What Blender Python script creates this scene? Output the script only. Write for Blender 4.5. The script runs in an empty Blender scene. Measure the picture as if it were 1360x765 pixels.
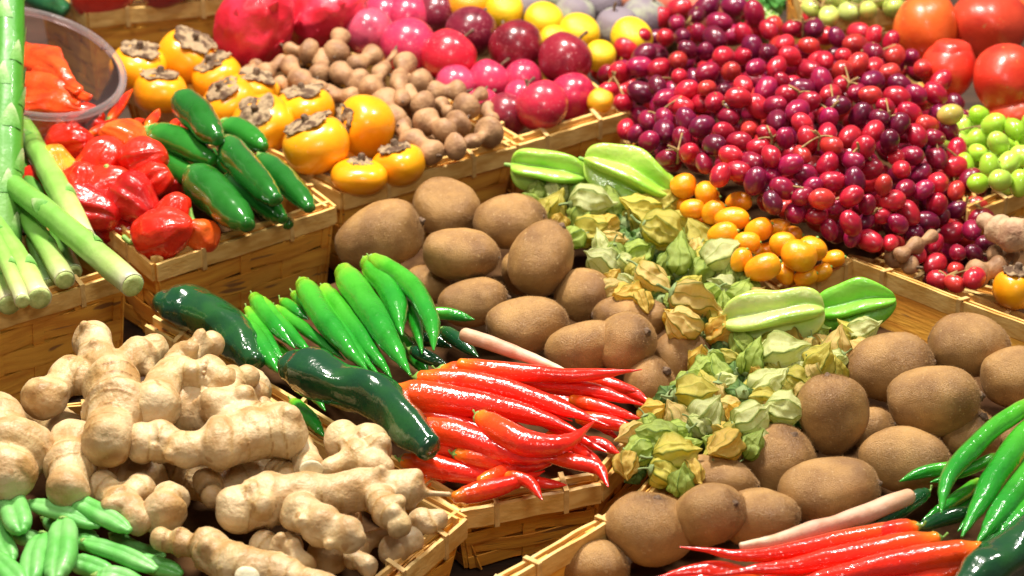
import bpy, math, random
import numpy as np
from mathutils import Vector, noise, Matrix

random.seed(7); np.random.seed(7)
SC = bpy.context.scene
COL = SC.collection
R = math.radians

# ------------------------------------------------------------------ camera
PITCH = R(30); DIST = 2.0; F = 680 / math.tan(R(11)); ZM = 0.10
CAM = Vector((0, -DIST*math.cos(PITCH), ZM + DIST*math.sin(PITCH)))
FW = Vector((0, math.cos(PITCH), -math.sin(PITCH)))
RT = Vector((1, 0, 0)); UP = Vector((0, math.sin(PITCH), math.cos(PITCH)))
cd = bpy.data.cameras.new('camera'); cam = bpy.data.objects.new('camera', cd); COL.objects.link(cam)
cam.location = CAM; cam.rotation_euler = (math.pi/2 - PITCH, 0, 0)
cd.sensor_width = 36; cd.lens = 18 / math.tan(R(11)); cd.clip_start = .05; cd.clip_end = 50
cd.dof.use_dof = True; cd.dof.focus_distance = 1.87; cd.dof.aperture_fstop = 9
SC.camera = cam

# ------------------------------------------------------------------ light of the covered market: lamps over the stall and an added front fill
W = bpy.data.worlds.new('World'); SC.world = W; W.use_nodes = True
bg = W.node_tree.nodes['Background']
bg.inputs[0].default_value = (1.0, .93, .86, 1); bg.inputs[1].default_value = .15
def lamp(name, loc, aim, size, watts, col):
    l = bpy.data.lights.new(name, 'AREA'); l.shape = 'DISK'; l.size = size; l.energy = watts; l.color = col
    o = bpy.data.objects.new(name, l); COL.objects.link(o); o.location = loc
    o.rotation_euler = (Vector(aim) - Vector(loc)).to_track_quat('-Z', 'Y').to_euler()
lamp('market_and_fill_lamp', (-.22, .48, 1.75), (0, .25, 0), .24, 62, (1, .93, .82))
lamp('market_and_fill_lamp', (.75, .55, 1.7), (.1, .2, 0), .16, 19, (1, .95, .88))
lamp('market_and_fill_lamp', (-.75, -.35, 1.8), (0, .1, 0), .16, 10, (1, .94, .85))
lamp('market_and_fill_lamp', (.25, -1.5, 1.5), (0, .1, 0), .35, 8, (1, .95, .87))  # fill lamp added on the viewer's side to brighten the basket fronts
SC.view_settings.view_transform = 'Standard'; SC.view_settings.look = 'None'
SC.view_settings.exposure = 0; SC.view_settings.gamma = 1

# ------------------------------------------------------------------ helpers
def ray(px, py): return FW + RT*((px-680)/F) - UP*((py-382.5)/F)
def P(px, py, z=.10):
    d = ray(px, py); return CAM + d*((z-CAM.z)/d.z)
def S(p): return (p-CAM).dot(FW)/F                     # metres per photo pixel at that point
def vec(r, u, t): return (RT*r + UP*u - FW*t).normalized()   # picture right, picture up, towards the viewer

class G:                                               # vertices, faces, 0..1 along the length, material index
    def __init__(s): s.v = []; s.f = []; s.a = []; s.m = []
    def add(s, v, f, a=None, m=0):
        o = len(s.v); s.v += [tuple(x) for x in v]; s.f += [tuple(i+o for i in q) for q in f]
        s.a += list(a) if a is not None else [0.]*len(v); s.m += [m]*len(f); return s
    def merge(s, g, m=0): return s.add(g.v, g.f, g.a, m)
    def wobble(s, amp, scale, seed=0):
        o = Vector((seed*3.1, seed*1.7, seed*2.3)); out = []
        for p in s.v:
            p = Vector(p); out.append(tuple(p + noise.noise_vector(p*scale + o)*amp))
        s.v = out; return s

def rings(cent, frames, rad, nseg, cross, par):
    """closed tube: rings of nseg vertices with a pole at each end"""
    g = G(); v = []; a = []
    th = [2*math.pi*k/nseg for k in range(nseg)]
    for i in range(len(cent)):
        n, b = frames[i]
        for t in th:
            r = rad[i]*(cross(t, par[i]) if cross else 1)
            v.append(cent[i] + n*(r*math.cos(t)) + b*(r*math.sin(t))); a.append(par[i])
    f = []
    for i in range(len(cent)-1):
        for k in range(nseg):
            k2 = (k+1) % nseg
            f.append((i*nseg+k, i*nseg+k2, (i+1)*nseg+k2, (i+1)*nseg+k))
    v.append(sum((x for x in v[:nseg]), Vector())/nseg); a.append(par[0]); p0 = len(v)-1
    v.append(sum((x for x in v[(len(cent)-1)*nseg:len(cent)*nseg]), Vector())/nseg); a.append(par[-1]); p1 = len(v)-1
    L = (len(cent)-1)*nseg
    for k in range(nseg):
        f.append((p0, (k+1) % nseg, k)); f.append((p1, L+k, L+(k+1) % nseg))
    return g.add(v, f, a)

def frame_of(d):
    d = d.normalized(); n = d.orthogonal().normalized(); return n, d.cross(n)

def sweep(pts, rad, nseg=18, n=30, cross=None, cap=(.7, .7)):
    pts = [Vector(p) for p in pts]
    if len(pts) == 2: pts = [pts[0], (pts[0]+pts[1])/2, pts[1]]; rad = [rad[0], (rad[0]+rad[-1])/2, rad[-1]]
    q = [pts[0]*2-pts[1]] + pts + [pts[-1]*2-pts[-2]]
    C = []; Rr = []; m = len(pts)-1
    for i in range(n+1):
        u = i/n*m; k = min(int(u), m-1); t = u-k
        a, b, c, d = q[k:k+4]
        C.append(.5*((2*b) + (c-a)*t + (2*a-5*b+4*c-d)*t*t + (3*b-a-3*c+d)*t**3))
        s = t*t*(3-2*t); Rr.append(rad[k]*(1-s) + rad[k+1]*s)
    T = [(C[min(i+1, n)]-C[max(i-1, 0)]).normalized() for i in range(n+1)]
    fr = []; nn = frame_of(T[0])[0]
    for i in range(n+1):
        nn = (nn - T[i]*nn.dot(T[i])).normalized(); fr.append((nn, T[i].cross(nn)))
    par = [i/n for i in range(n+1)]
    c0 = []; c1 = []
    for j in range(1, 6):
        ph = j/6*math.pi/2
        c0.append((C[0]-T[0]*(Rr[0]*cap[0]*math.sin(ph)), Rr[0]*math.cos(ph)))
        c1.append((C[-1]+T[-1]*(Rr[-1]*cap[1]*math.sin(ph)), Rr[-1]*math.cos(ph)))
    c0.reverse()
    return rings([x[0] for x in c0]+C+[x[0] for x in c1], [fr[0]]*5+fr+[fr[-1]]*5,
                 [x[1] for x in c0]+Rr+[x[1] for x in c1], nseg, cross, [0.]*5+par+[1.]*5)

def lathe(c, ax, prof, nseg=24, cross=None, n0=None):
    """prof: (height along the axis, radius)"""
    ax = ax.normalized()
    fr = frame_of(ax) if n0 is None else (n0, ax.cross(n0))
    m = len(prof)-1
    return rings([c+ax*h for h, r in prof], [fr]*len(prof), [r for h, r in prof], nseg, cross, [i/m for i in range(m+1)])

def egg(c, ax, a, b, k=0., nseg=24, n=18, pw=1., cross=None):
    pr = []
    for i in range(n+1):
        ph = math.pi*(.02+.96*i/n); h = -math.cos(ph)
        pr.append((a*h, b*(math.sin(ph)**pw)*(1+k*h)))
    return lathe(c, ax, pr, nseg, cross)

MESHN = 0
def to_mesh(name, g, mats):
    me = bpy.data.meshes.new(name); me.from_pydata([tuple(v) for v in g.v], [], g.f)
    for m in (mats if isinstance(mats, (list, tuple)) else [mats]): me.materials.append(m)
    me.polygons.foreach_set('use_smooth', [True]*len(me.polygons))
    me.polygons.foreach_set('material_index', g.m)
    at = me.attributes.new('along', 'FLOAT', 'POINT'); at.data.foreach_set('value', g.a)
    me.update(); return me
def link(name, g, mats, parent=None, color=None, flat=False, org=None):
    """world-space geometry becomes ONE object, its origin at its base (or at its parent's)"""
    vs = np.array(g.v)
    if org is None: org = Vector(((vs[:, 0].min()+vs[:, 0].max())/2, (vs[:, 1].min()+vs[:, 1].max())/2, vs[:, 2].min()))
    g.v = [tuple(x) for x in (vs - np.array(org))]
    me = to_mesh(name, g, mats)
    if flat: me.polygons.foreach_set('use_smooth', [False]*len(me.polygons))
    o = bpy.data.objects.new(name, me); COL.objects.link(o)
    if parent is not None: o.parent = parent; o.location = Vector(org) - world_loc(parent)
    else: o.location = org
    if color: o.color = (*color, 1)
    return o
def world_loc(o):
    l = Vector(o.location)
    while o.parent: o = o.parent; l += Vector(o.location)
    return l
def tag(o, label, cat, group=None):
    o['label'] = label; o['category'] = cat
    if group: o['group'] = group
    return o
def thing(name, label, cat, loc, group=None):
    o = bpy.data.objects.new(name, None); COL.objects.link(o); o.location = loc; o.empty_display_size = .01
    return tag(o, label, cat, group)

# labels that single out: the look, then where it lies against the plainest neighbours
MARKS = []; USED = set()
def mark(x, y, phrase): MARKS.append((x, y, phrase))
def where(look, x, y, own=None):
    c = sorted(((math.hypot(x-a, (y-b)*1.3), a, b, p) for a, b, p in MARKS if p != own), key=lambda q: q[0])[:7]
    def rel(a, b):
        dx, dy = x-a, (y-b)*1.4
        if abs(dx) > abs(dy): return 'right of' if dx > 0 else 'left of'
        return 'in front of' if dy > 0 else 'behind'
    first = [f'{look} {rel(a, b)} the {p}' for d, a, b, p in c]
    two = [f'{first[i]}, {rel(a, b)} the {p}' for i in range(4) for d, a, b, p in c[i+1:]]
    for s in [t for t in [first[0]] + two + first[1:] if len(t.split()) <= 16]:
        if s not in USED: USED.add(s); return s
    s = f'{first[0]}, another one'; 
    return s

# ------------------------------------------------------------------ materials
def mat(name, col=None, col2=None, rough=.5, nscale=40., ncon=(.35, .7), bump=0., bscale=300., ramp=None, coat=0., crough=.08,
        sss=0., sssr=(1, .3, .2), spec=.5, own=False, sheen=0., stretch=None, spots=None, trans=0., bump2=None):
    m = bpy.data.materials.new(name); m.use_nodes = True; nt = m.node_tree; N = nt.nodes; L = nt.links
    b = N['Principled BSDF']
    tc = N.new('ShaderNodeTexCoord'); oi = N.new('ShaderNodeObjectInfo')
    mul = N.new('ShaderNodeVectorMath'); mul.operation = 'SCALE'; L.new(oi.outputs['Random'], mul.inputs['Scale']); mul.inputs[0].default_value = (3, 5, 7)
    ad = N.new('ShaderNodeVectorMath'); ad.operation = 'ADD'; L.new(tc.outputs['Object'], ad.inputs[0]); L.new(mul.outputs[0], ad.inputs[1])
    vecn = ad.outputs[0]
    if stretch:
        mp = N.new('ShaderNodeMapping'); mp.inputs['Scale'].default_value = stretch; L.new(vecn, mp.inputs[0]); vecn = mp.outputs[0]
    def nz(scale, det=4, ro=.55):
        n = N.new('ShaderNodeTexNoise'); n.inputs['Scale'].default_value = scale; n.inputs['Detail'].default_value = det
        n.inputs['Roughness'].default_value = ro; L.new(vecn, n.inputs['Vector']); return n.outputs[0]
    def mr(s, lo, hi):
        r = N.new('ShaderNodeMapRange'); L.new(s, r.inputs[0]); r.inputs[1].default_value = lo; r.inputs[2].default_value = hi; r.interpolation_type = 'SMOOTHSTEP'; return r.outputs[0]
    def mix(f, A, B, bt='MIX'):
        x = N.new('ShaderNodeMix'); x.data_type = 'RGBA'; x.blend_type = bt
        if isinstance(f, float): x.inputs[0].default_value = f
        else: L.new(f, x.inputs[0])
        for s, i in ((A, 6), (B, 7)):
            if isinstance(s, tuple): x.inputs[i].default_value = (*s, 1)
            else: L.new(s, x.inputs[i])
        return x.outputs[2]
    if ramp:
        at = N.new('ShaderNodeAttribute'); at.attribute_name = 'along'
        cr = N.new('ShaderNodeValToRGB'); e = cr.color_ramp.elements
        while len(e) < len(ramp): e.new(.5)
        for i, (p, c) in enumerate(ramp): e[i].position = p; e[i].color = (*c, 1)
        L.new(at.outputs['Fac'], cr.inputs[0]); base = cr.outputs[0]
        if own: base = mix(1., base, oi.outputs['Color'], 'MULTIPLY')
    elif own: base = oi.outputs['Color']
    else: base = col
    if col2: 
        c2 = mix(1., base, col2, 'MULTIPLY') if own or ramp else col2
        base = mix(mr(nz(nscale), *ncon), base, c2)
    if spots:
        v = N.new('ShaderNodeTexNoise'); v.inputs['Scale'].default_value = spots[0]; v.inputs['Detail'].default_value = 1; L.new(vecn, v.inputs['Vector'])
        base = mix(mr(v.outputs[0], spots[1], spots[1]+.06), base, spots[2])
    if isinstance(base, tuple): b.inputs['Base Color'].default_value = (*base, 1)
    else: L.new(base, b.inputs['Base Color'])
    b.inputs['Roughness'].default_value = rough; b.inputs['Specular IOR Level'].default_value = spec
    b.inputs['Coat Weight'].default_value = coat; b.inputs['Coat Roughness'].default_value = crough
    if sss: b.inputs['Subsurface Weight'].default_value = sss; b.inputs['Subsurface Radius'].default_value = sssr; b.inputs['Subsurface Scale'].default_value = .006
    if sheen: b.inputs['Sheen Weight'].default_value = sheen; b.inputs['Sheen Roughness'].default_value = .4; b.inputs['Sheen Tint'].default_value = (1, .8, .55, 1)
    if bump:
        h = nz(bscale, 3)
        if bump2:
            a2 = N.new('ShaderNodeMath'); a2.operation = 'MULTIPLY_ADD'; L.new(nz(bump2[0], 2), a2.inputs[0]); a2.inputs[1].default_value = bump2[1]; L.new(h, a2.inputs[2]); h = a2.outputs[0]
        bp = N.new('ShaderNodeBump'); bp.inputs['Strength'].default_value = bump; bp.inputs['Distance'].default_value = .002
        L.new(h, bp.inputs['Height']); L.new(bp.outputs[0], b.inputs['Normal'])
        if coat: L.new(bp.outputs[0], b.inputs['Coat Normal'])
    if trans:
        t = N.new('ShaderNodeBsdfTranslucent'); ms = N.new('ShaderNodeMixShader'); ms.inputs[0].default_value = trans
        if isinstance(base, tuple): t.inputs[0].default_value = (*base, 1)
        else: L.new(base, t.inputs[0])
        L.new(b.outputs[0], ms.inputs[1]); L.new(t.outputs[0], ms.inputs[2]); L.new(ms.outputs[0], N['Material Output'].inputs[0])
    return m

M = {}
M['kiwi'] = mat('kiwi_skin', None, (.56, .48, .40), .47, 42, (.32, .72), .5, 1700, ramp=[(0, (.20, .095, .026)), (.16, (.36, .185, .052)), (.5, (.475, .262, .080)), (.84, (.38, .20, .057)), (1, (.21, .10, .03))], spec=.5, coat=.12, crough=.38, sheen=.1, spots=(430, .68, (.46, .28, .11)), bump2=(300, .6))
M['fuzz'] = mat('kiwi_fuzz', (.40, .225, .085), rough=.6)
M['nub'] = mat('dry_nub', (.10, .055, .03), (.2, .13, .08), .9, 300, bump=.8)
M['pers'] = mat('persimmon_skin', (.93, .41, .008), (.88, .29, .005), .3, 30, coat=.3, crough=.12, sss=.06, sssr=(1, .5, .1), bump=.12, bscale=120)
M['calyx'] = mat('persimmon_calyx', (.36, .25, .14), (.09, .045, .022), .85, 90, (.42, .60), bump=1., bscale=260)
M['plum'] = mat('plum_skin', None, (.55, .4, .55), .28, 60, (.45, .75), own=True, coat=.35, crough=.12, sss=.12, spots=(900, .68, (.75, .3, .3)), bump=.06, bscale=90)
M['citrus'] = mat('citrus_peel', None, (.95, .8, .6), .38, 50, own=True, coat=.1, bump=.35, bscale=900, sss=.1)
M['grape'] = mat('grape_skin', None, (.7, .6, 1.15), .3, 1.3, (.42, .7), own=True, coat=.3, crough=.16, sss=.2, sssr=(1, .2, .2), bump=.04, bscale=8)
M['ggrape'] = mat('green_grape_skin', None, (.9, .95, .7), .26, 100, own=True, coat=.3, sss=.35, sssr=(.6, 1, .2))
M['gstem'] = mat('grape_stem', (.36, .24, .08), (.2, .11, .04), .7, 200, bump=.4)
M['fig'] = mat('fig_skin', (.20, .16, .19), (.34, .36, .25), .7, 45, (.45, .7), bump=.3, bscale=300)
M['peach'] = mat('peach_skin', (.72, .26, .14), (.6, .10, .07), .65, 40, sheen=.4)
M['dragon'] = mat('dragonfruit_skin', (.74, .03, .07), (.60, .014, .03), .38, 38, (.4, .6), coat=.3, bump=.45, bscale=90, bump2=(45, 1.2))
M['pome'] = mat('pomegranate_rind', None, (.85, .45, .6), .36, 28, (.4, .7), own=True, coat=.25, crough=.2, bump=.25, bscale=120, spots=(160, .72, (.45, .16, .05)))
M['kumquat'] = mat('kumquat_peel', (.93, .38, .008), (.90, .27, .005), .3, 60, coat=.3, crough=.12, sss=.15, bump=.2, bscale=700)
M['tam'] = mat('tamarind_shell', (.42, .235, .11), (.26, .13, .06), .62, 70, (.4, .65), bump=.5, bscale=300, spots=(230, .7, (.40, .26, .15)))
M['red'] = mat('red_chilli_skin', None, (.72, .35, .4), .2, 50, (.5, .8), ramp=[(0, (.95, .22, .012)), (.10, (.92, .075, .008)), (.4, (.88, .024, .008)), (1, (.80, .018, .008))], coat=.8, crough=.07, sss=.08, bump=.34, bscale=170, bump2=(480, .45))
M['green'] = mat('green_chilli_skin', None, (.6, .8, .5), .2, 50, (.45, .75), ramp=[(0, (.26, .55, .03)), (.15, (.07, .42, .022)), (.6, (.016, .26, .02)), (1, (.025, .29, .022))], coat=.8, crough=.08, bump=.36, bscale=160, bump2=(460, .45))
M['jal'] = mat('jalapeno_skin', None, (.6, .8, .5), .2, 45, (.45, .75), ramp=[(0, (.05, .24, .04)), (.3, (.018, .15, .02)), (1, (.02, .16, .018))], coat=.7, crough=.08, bump=.1, bscale=80, own=True)
M['pob'] = mat('poblano_skin', (.008, .055, .022), (.014, .085, .018), .18, 35, coat=.9, crough=.08, bump=.4, bscale=70, bump2=(260, .3))
M['cap'] = mat('pepper_stem', (.16, .36, .05), (.30, .42, .10), .55, 150, bump=.3)
M['hab'] = mat('habanero_skin', None, (.8, .45, .4), .28, 50, (.4, .7), own=True, coat=.5, crough=.1, sss=.06, bump=.45, bscale=150)
M['asp'] = mat('asparagus_skin', None, (.8, .9, .7), .42, 60, ramp=[(0, (.56, .54, .36)), (.12, (.40, .51, .17)), (.35, (.23, .45, .09)), (1, (.13, .37, .05))], own=True, bump=.3, bscale=110, coat=.15, stretch=(1, 1, 1))
M['aspleaf'] = mat('asparagus_scale', None, (.6, .75, .5), .5, 160, bump=.3, ramp=[(0, (.10, .32, .04)), (.4, (.20, .42, .10)), (.8, (.42, .54, .26)), (1, (.50, .48, .34))])
M['aspcut'] = mat('asparagus_cut', (.55, .66, .25), (.40, .52, .16), .5, 250, bump=.4)
M['root'] = mat('pale_root_skin', None, (.8, .65, .5), .55, 60, ramp=[(0, (.66, .44, .30)), (.5, (.62, .36, .26)), (1, (.72, .60, .42))], bump=.3, bscale=160)
M['ginger'] = mat('ginger_skin', None, (.72, .58, .42), .48, 42, (.38, .66), bump=.42, bscale=330, spots=(95, .70, (.40, .23, .09)), bump2=(120, 1.2), sss=.12, ramp=[(0, (.62, .46, .255)), (.35, (.57, .40, .18)), (1, (.34, .19, .065))])
M['gincut'] = mat('ginger_cut', (.72, .66, .44), (.55, .46, .28), .5, 160, bump=.3)
M['galangal'] = mat('galangal_skin', (.52, .35, .2), (.30, .15, .08), .7, 60, bump=.7, bscale=260)
M['pea'] = mat('pea_pod_skin', (.12, .47, .08), (.24, .60, .17), .45, 40, coat=.08, crough=.2, bump=.25, bscale=120, trans=.12)
M['star'] = mat('starfruit_skin', None, (.6, .85, .4), .35, 30, ramp=[(0, (.88, .96, .7)), (.5, (1, 1, 1)), (.88, (1, 1, .9)), (1, (.78, .9, .5))], own=True, coat=.35, crough=.15, sss=.3, sssr=(.7, 1, .2), bump=.6, bscale=60, bump2=(180, .5))
M['husk'] = mat('physalis_husk', None, (.85, .66, .32), .42, 60, (.42, .66), own=True, ramp=[(0, (1., 1., 1.)), (.35, (.85, .88, .7)), (.7, (.45, .54, .26)), (1, (.2, .28, .10))], bump=.35, bscale=420, trans=.42)
M['huskcal'] = mat('physalis_stem', (.17, .27, .08), (.28, .32, .13), .6, 200, bump=.3)
M['leaf'] = mat('leaf_green', (.06, .24, .04), (.12, .34, .07), .4, 60, bump=.4, bscale=120)
M['cuke'] = mat('dark_green_skin', (.012, .09, .035), (.03, .17, .06), .25, 60, coat=.5, bump=.4, bscale=90)
M['wood'] = mat('chip_wood', (.86, .45, .06), (.64, .25, .028), .55, 14, (.35, .68), bump=.35, bscale=60, stretch=(1, 1, 9), spots=(22, .66, (.30, .14, .04)), coat=.12, crough=.3)
M['rim'] = mat('rim_wood', (.84, .56, .19), (.64, .35, .08), .5, 24, bump=.3, bscale=80, stretch=(2, 2, 6))
M['tie'] = mat('rim_tie', (.72, .48, .18), (.56, .33, .10), .6, 120, bump=.3)
M['shade_liner'] = mat('gap_shade_liner', (.10, .05, .02), (.045, .02, .009), .95, 40, spec=.08, bump=.6, bscale=80)  # added sheet, coloured dark to stand in for shade between the produce
M['table'] = mat('stall_boards', (.07, .035, .018), (.035, .018, .01), .7, 8, bump=.4, bscale=40, stretch=(1, 8, 1))

def plastic(nm, dif):
    m = bpy.data.materials.new(nm); m.use_nodes = True; nt = m.node_tree; N = nt.nodes; L = nt.links
    N.remove(N['Principled BSDF'])
    t = N.new('ShaderNodeBsdfTransparent'); t.inputs[0].default_value = (.95, .90, .90, 1)  # pink tint painted in for the red cast of the produce around
    g = N.new('ShaderNodeBsdfGlossy'); g.inputs['Roughness'].default_value = .09
    d = N.new('ShaderNodeBsdfDiffuse'); d.inputs[0].default_value = (.9, .80, .80, 1)  # pinkish to carry the same reflected red
    fr = N.new('ShaderNodeLayerWeight'); fr.inputs[0].default_value = .12
    m1 = N.new('ShaderNodeMixShader'); L.new(fr.outputs['Fresnel'], m1.inputs[0]); L.new(t.outputs[0], m1.inputs[1]); L.new(g.outputs[0], m1.inputs[2])
    m2 = N.new('ShaderNodeMixShader'); m2.inputs[0].default_value = dif; L.new(m1.outputs[0], m2.inputs[1]); L.new(d.outputs[0], m2.inputs[2])
    L.new(m2.outputs[0], N['Material Output'].inputs[0]); return m
M['plastic'] = plastic('clear_plastic', .03); M['plasticrim'] = plastic('thick_clear_plastic', .10)

# ------------------------------------------------------------------ the stall: table top and chip-wood baskets
tb = G(); tb.add([(-2.5, -1.2, 0), (2.5, -1.2, 0), (2.5, 3, 0), (-2.5, 3, 0), (-2.5, -1.2, -.04), (2.5, -1.2, -.04), (2.5, 3, -.04), (-2.5, 3, -.04)],
                 [(0, 1, 2, 3), (4, 7, 6, 5), (0, 4, 5, 1), (1, 5, 6, 2), (2, 6, 7, 3), (3, 7, 4, 0)])
o = link('table_top', tb, M['table'], flat=True, org=Vector((0, 0, 0))); o['kind'] = 'structure'

def box(g, p, u, v, w, m=0):
    """p centre, u v w half-axis vectors"""
    c = [p+u*a+v*b+w*d for a in (-1, 1) for b in (-1, 1) for d in (-1, 1)]
    g.add(c, [(0, 1, 3, 2), (4, 6, 7, 5), (0, 4, 5, 1), (2, 3, 7, 6), (0, 2, 6, 4), (1, 5, 7, 3)], None, m)

def basket(label, rim, zr=.09, zl=.05, shrink=.9, skip=(), zb=.004, rimw=.013):
    top = [P(x, y, zr) for x, y in rim]; c = sum(top, Vector())/len(top)
    bot = [Vector((c.x+(p.x-c.x)*shrink, c.y+(p.y-c.y)*shrink, zb)) for p in top]
    root = thing('chip_basket', label, 'basket', Vector((c.x, c.y, zb)), 'chip wood produce baskets on the stall')
    n = len(top)
    orient = sum((top[i].x*top[(i+1) % n].y - top[(i+1) % n].x*top[i].y) for i in range(n))
    for i in range(n):
        if i in skip: continue
        a, b = top[i], top[(i+1) % n]; a2, b2 = bot[i], bot[(i+1) % n]
        u = (b-a); Lh = u.length; u.normalize()
        dn = ((a2-a)+(b2-b))/2; H = dn.length
        nrm = u.cross(dn).normalized()
        out = Vector((u.y, -u.x, 0)) if orient > 0 else Vector((-u.y, u.x, 0))
        if nrm.dot(out) < 0: nrm = -nrm
        g = G()
        # woven: flat horizontal ribbons running in and out of upright staves
        ns = max(2, int(Lh/.034)); rows = 5; K = ns*6
        for r in range(rows):
            v0 = r/rows+.006; v1 = (r+1)/rows-.006; vs = []; fs = []
            jit = random.uniform(-.003, .003)
            for k in range(K+1):
                s = k/K; w = .0017*math.sin(math.pi*(s*ns+.5)*1 + (math.pi if r % 2 else 0))
                pa = a.lerp(b, s); pb = a2.lerp(b2, s)
                for vv in (v0+jit, v1+jit):
                    q = pa.lerp(pb, min(max(vv, 0), 1)) + nrm*w
                    vs += [q+nrm*.0005, q-nrm*.0005]
            for k in range(K):
                o_ = k*4
                fs += [(o_, o_+2, o_+6, o_+4), (o_+1, o_+5, o_+7, o_+3), (o_, o_+4, o_+5, o_+1), (o_+2, o_+3, o_+7, o_+6)]
            g.add(vs, fs)
        for k in range(ns+1):
            s = min(max(k/ns, .01), .99); pa = a.lerp(b, s); pb = a2.lerp(b2, s)
            d = (pb-pa)
            box(g, (pa+pb)/2, u*.0045, d*.5, nrm*.0006)
        box(g, (a+b+a2+b2)/4 - nrm*.0032, u*(Lh*.5*(1+shrink)/2), (((a2+b2)-(a+b))/2)*.495, nrm*.0005)
        link('woven_side', g, M['wood'], root, flat=True)
        g = G(); mid = (a+b)/2
        zax = Vector((0, 0, 1))
        for off, dz in ((nrm*.0032, 0), (-nrm*.0052, .0015)):
            bg_ = G(); K2 = 14; vs = []; fs = []
            for k in range(K2+1):
                s = -.006+1.012*k/K2; wv = zax*(.0012*noise.noise(Vector((s*6+i, off.x*500+rim[0][0], 0)))+dz)
                q = a+(b-a)*s+off+wv
                vs += [q+zax*.002+nrm*.0012, q+zax*.002-nrm*.0012, q-zax*rimw-nrm*.0012, q-zax*rimw+nrm*.0012]
            for k in range(K2):
                o_ = k*4
                for j in range(4): fs.append((o_+j, o_+(j+1) % 4, o_+4+(j+1) % 4, o_+4+j))
            fs += [(3, 2, 1, 0), (K2*4, K2*4+1, K2*4+2, K2*4+3)]
            g.add(vs, fs)
        link('rim_band', g, M['rim'], root, flat=True)
        for k in range(max(2, int(Lh/.062))):
            s = (k+.5)/max(2, int(Lh/.062)); q = a.lerp(b, s)-nrm*.001
            t = G(); w = .0036
            loop = [q+nrm*.0058+zax*.0035, q-nrm*.0078+zax*.005, q-nrm*.0078-zax*(rimw+.002), q+nrm*.0058-zax*(rimw+.002)]
            for j in range(4):
                A, B = loop[j], loop[(j+1) % 4]; d = (B-A)/2
                box(t, (A+B)/2, u*w*.5, d*1.04, d.cross(u).normalized()*.0005)
            link('rim_tie', t, M['tie'], root, flat=True)
    g = G(); g.add([p+Vector((0, 0, .001)) for p in bot], [tuple(range(n)) if orient > 0 else tuple(reversed(range(n)))])
    link('base', g, M['wood'], root, flat=True)
    # added crumpled lining under the produce, dark to stand in for gap shade
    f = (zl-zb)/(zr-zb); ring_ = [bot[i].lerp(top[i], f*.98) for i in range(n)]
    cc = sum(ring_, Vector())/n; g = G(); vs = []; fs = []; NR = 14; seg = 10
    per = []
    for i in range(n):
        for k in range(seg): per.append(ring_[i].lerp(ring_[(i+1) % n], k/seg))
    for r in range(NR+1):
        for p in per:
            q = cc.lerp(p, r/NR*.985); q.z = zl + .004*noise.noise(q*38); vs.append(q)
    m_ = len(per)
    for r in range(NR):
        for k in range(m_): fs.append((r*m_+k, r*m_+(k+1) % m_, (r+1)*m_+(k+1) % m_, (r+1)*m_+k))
    g.add(vs, fs); link('shade_liner', g, M['shade_liner'], root)
    return root

basket('chip basket holding red lantern peppers and jalapenos', [(207, 351), (440, 276), (318, 182), (85, 252)], .09, .055)
basket('chip basket under the green asparagus stalks', [(-190, 472), (162, 363), (70, 305), (-290, 400)], .10, .07, .92)
basket('chip basket holding persimmons and brown tamarind pods', [(455, 256), (681, 195), (400, 30), (165, 112)], .09, .055)
basket('chip basket holding the shiny plums and dragon fruits', [(687, 192), (828, 149), (590, -40), (412, 25)], .09, .055)
basket('chip basket of big red peppers at the back', [(118, 18), (318, -4), (250, -70), (52, -30)], .10, .06, .92)
basket('large chip basket of green chillies, red chillies and kiwis', [(611, 676), (795, 641), (905, 522), (965, 380), (888, 236), (700, 230), (458, 310), (200, 432)], .075, .045, .88, skip=(3, 4, 5, 6))
basket('chip basket heaped with ginger and pea pods', [(613, 690), (500, 784), (60, 980), (-220, 760), (-80, 560), (300, 520)], .075, .045, .92)
basket('chip basket of kiwis and starfruit with raised back corner', [(1130, 346), (1440, 462), (1520, 650), (1100, 900), (655, 778), (845, 668), (985, 500), (1058, 385)], .09, .05, .93)
basket('chip basket tray lying under the red grapes', [(878, 262), (1040, 390), (1125, 348), (1330, 395), (1300, 200), (1180, 60), (850, 20), (800, 130)], .05, .04, .95)
basket('chip basket under the green grapes', [(1292, 282), (1440, 215), (1400, 110), (1250, 170)], .09, .06, .9)
basket('chip basket of pale green grapes at the back', [(1075, 26), (1192, 11), (1230, -60), (1050, -50)], .10, .07, .92)
basket('chip basket behind the right kiwis with persimmon and roots', [(1160, 352), (1400, 444), (1520, 340), (1300, 270)], .06, .045, .95)

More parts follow.
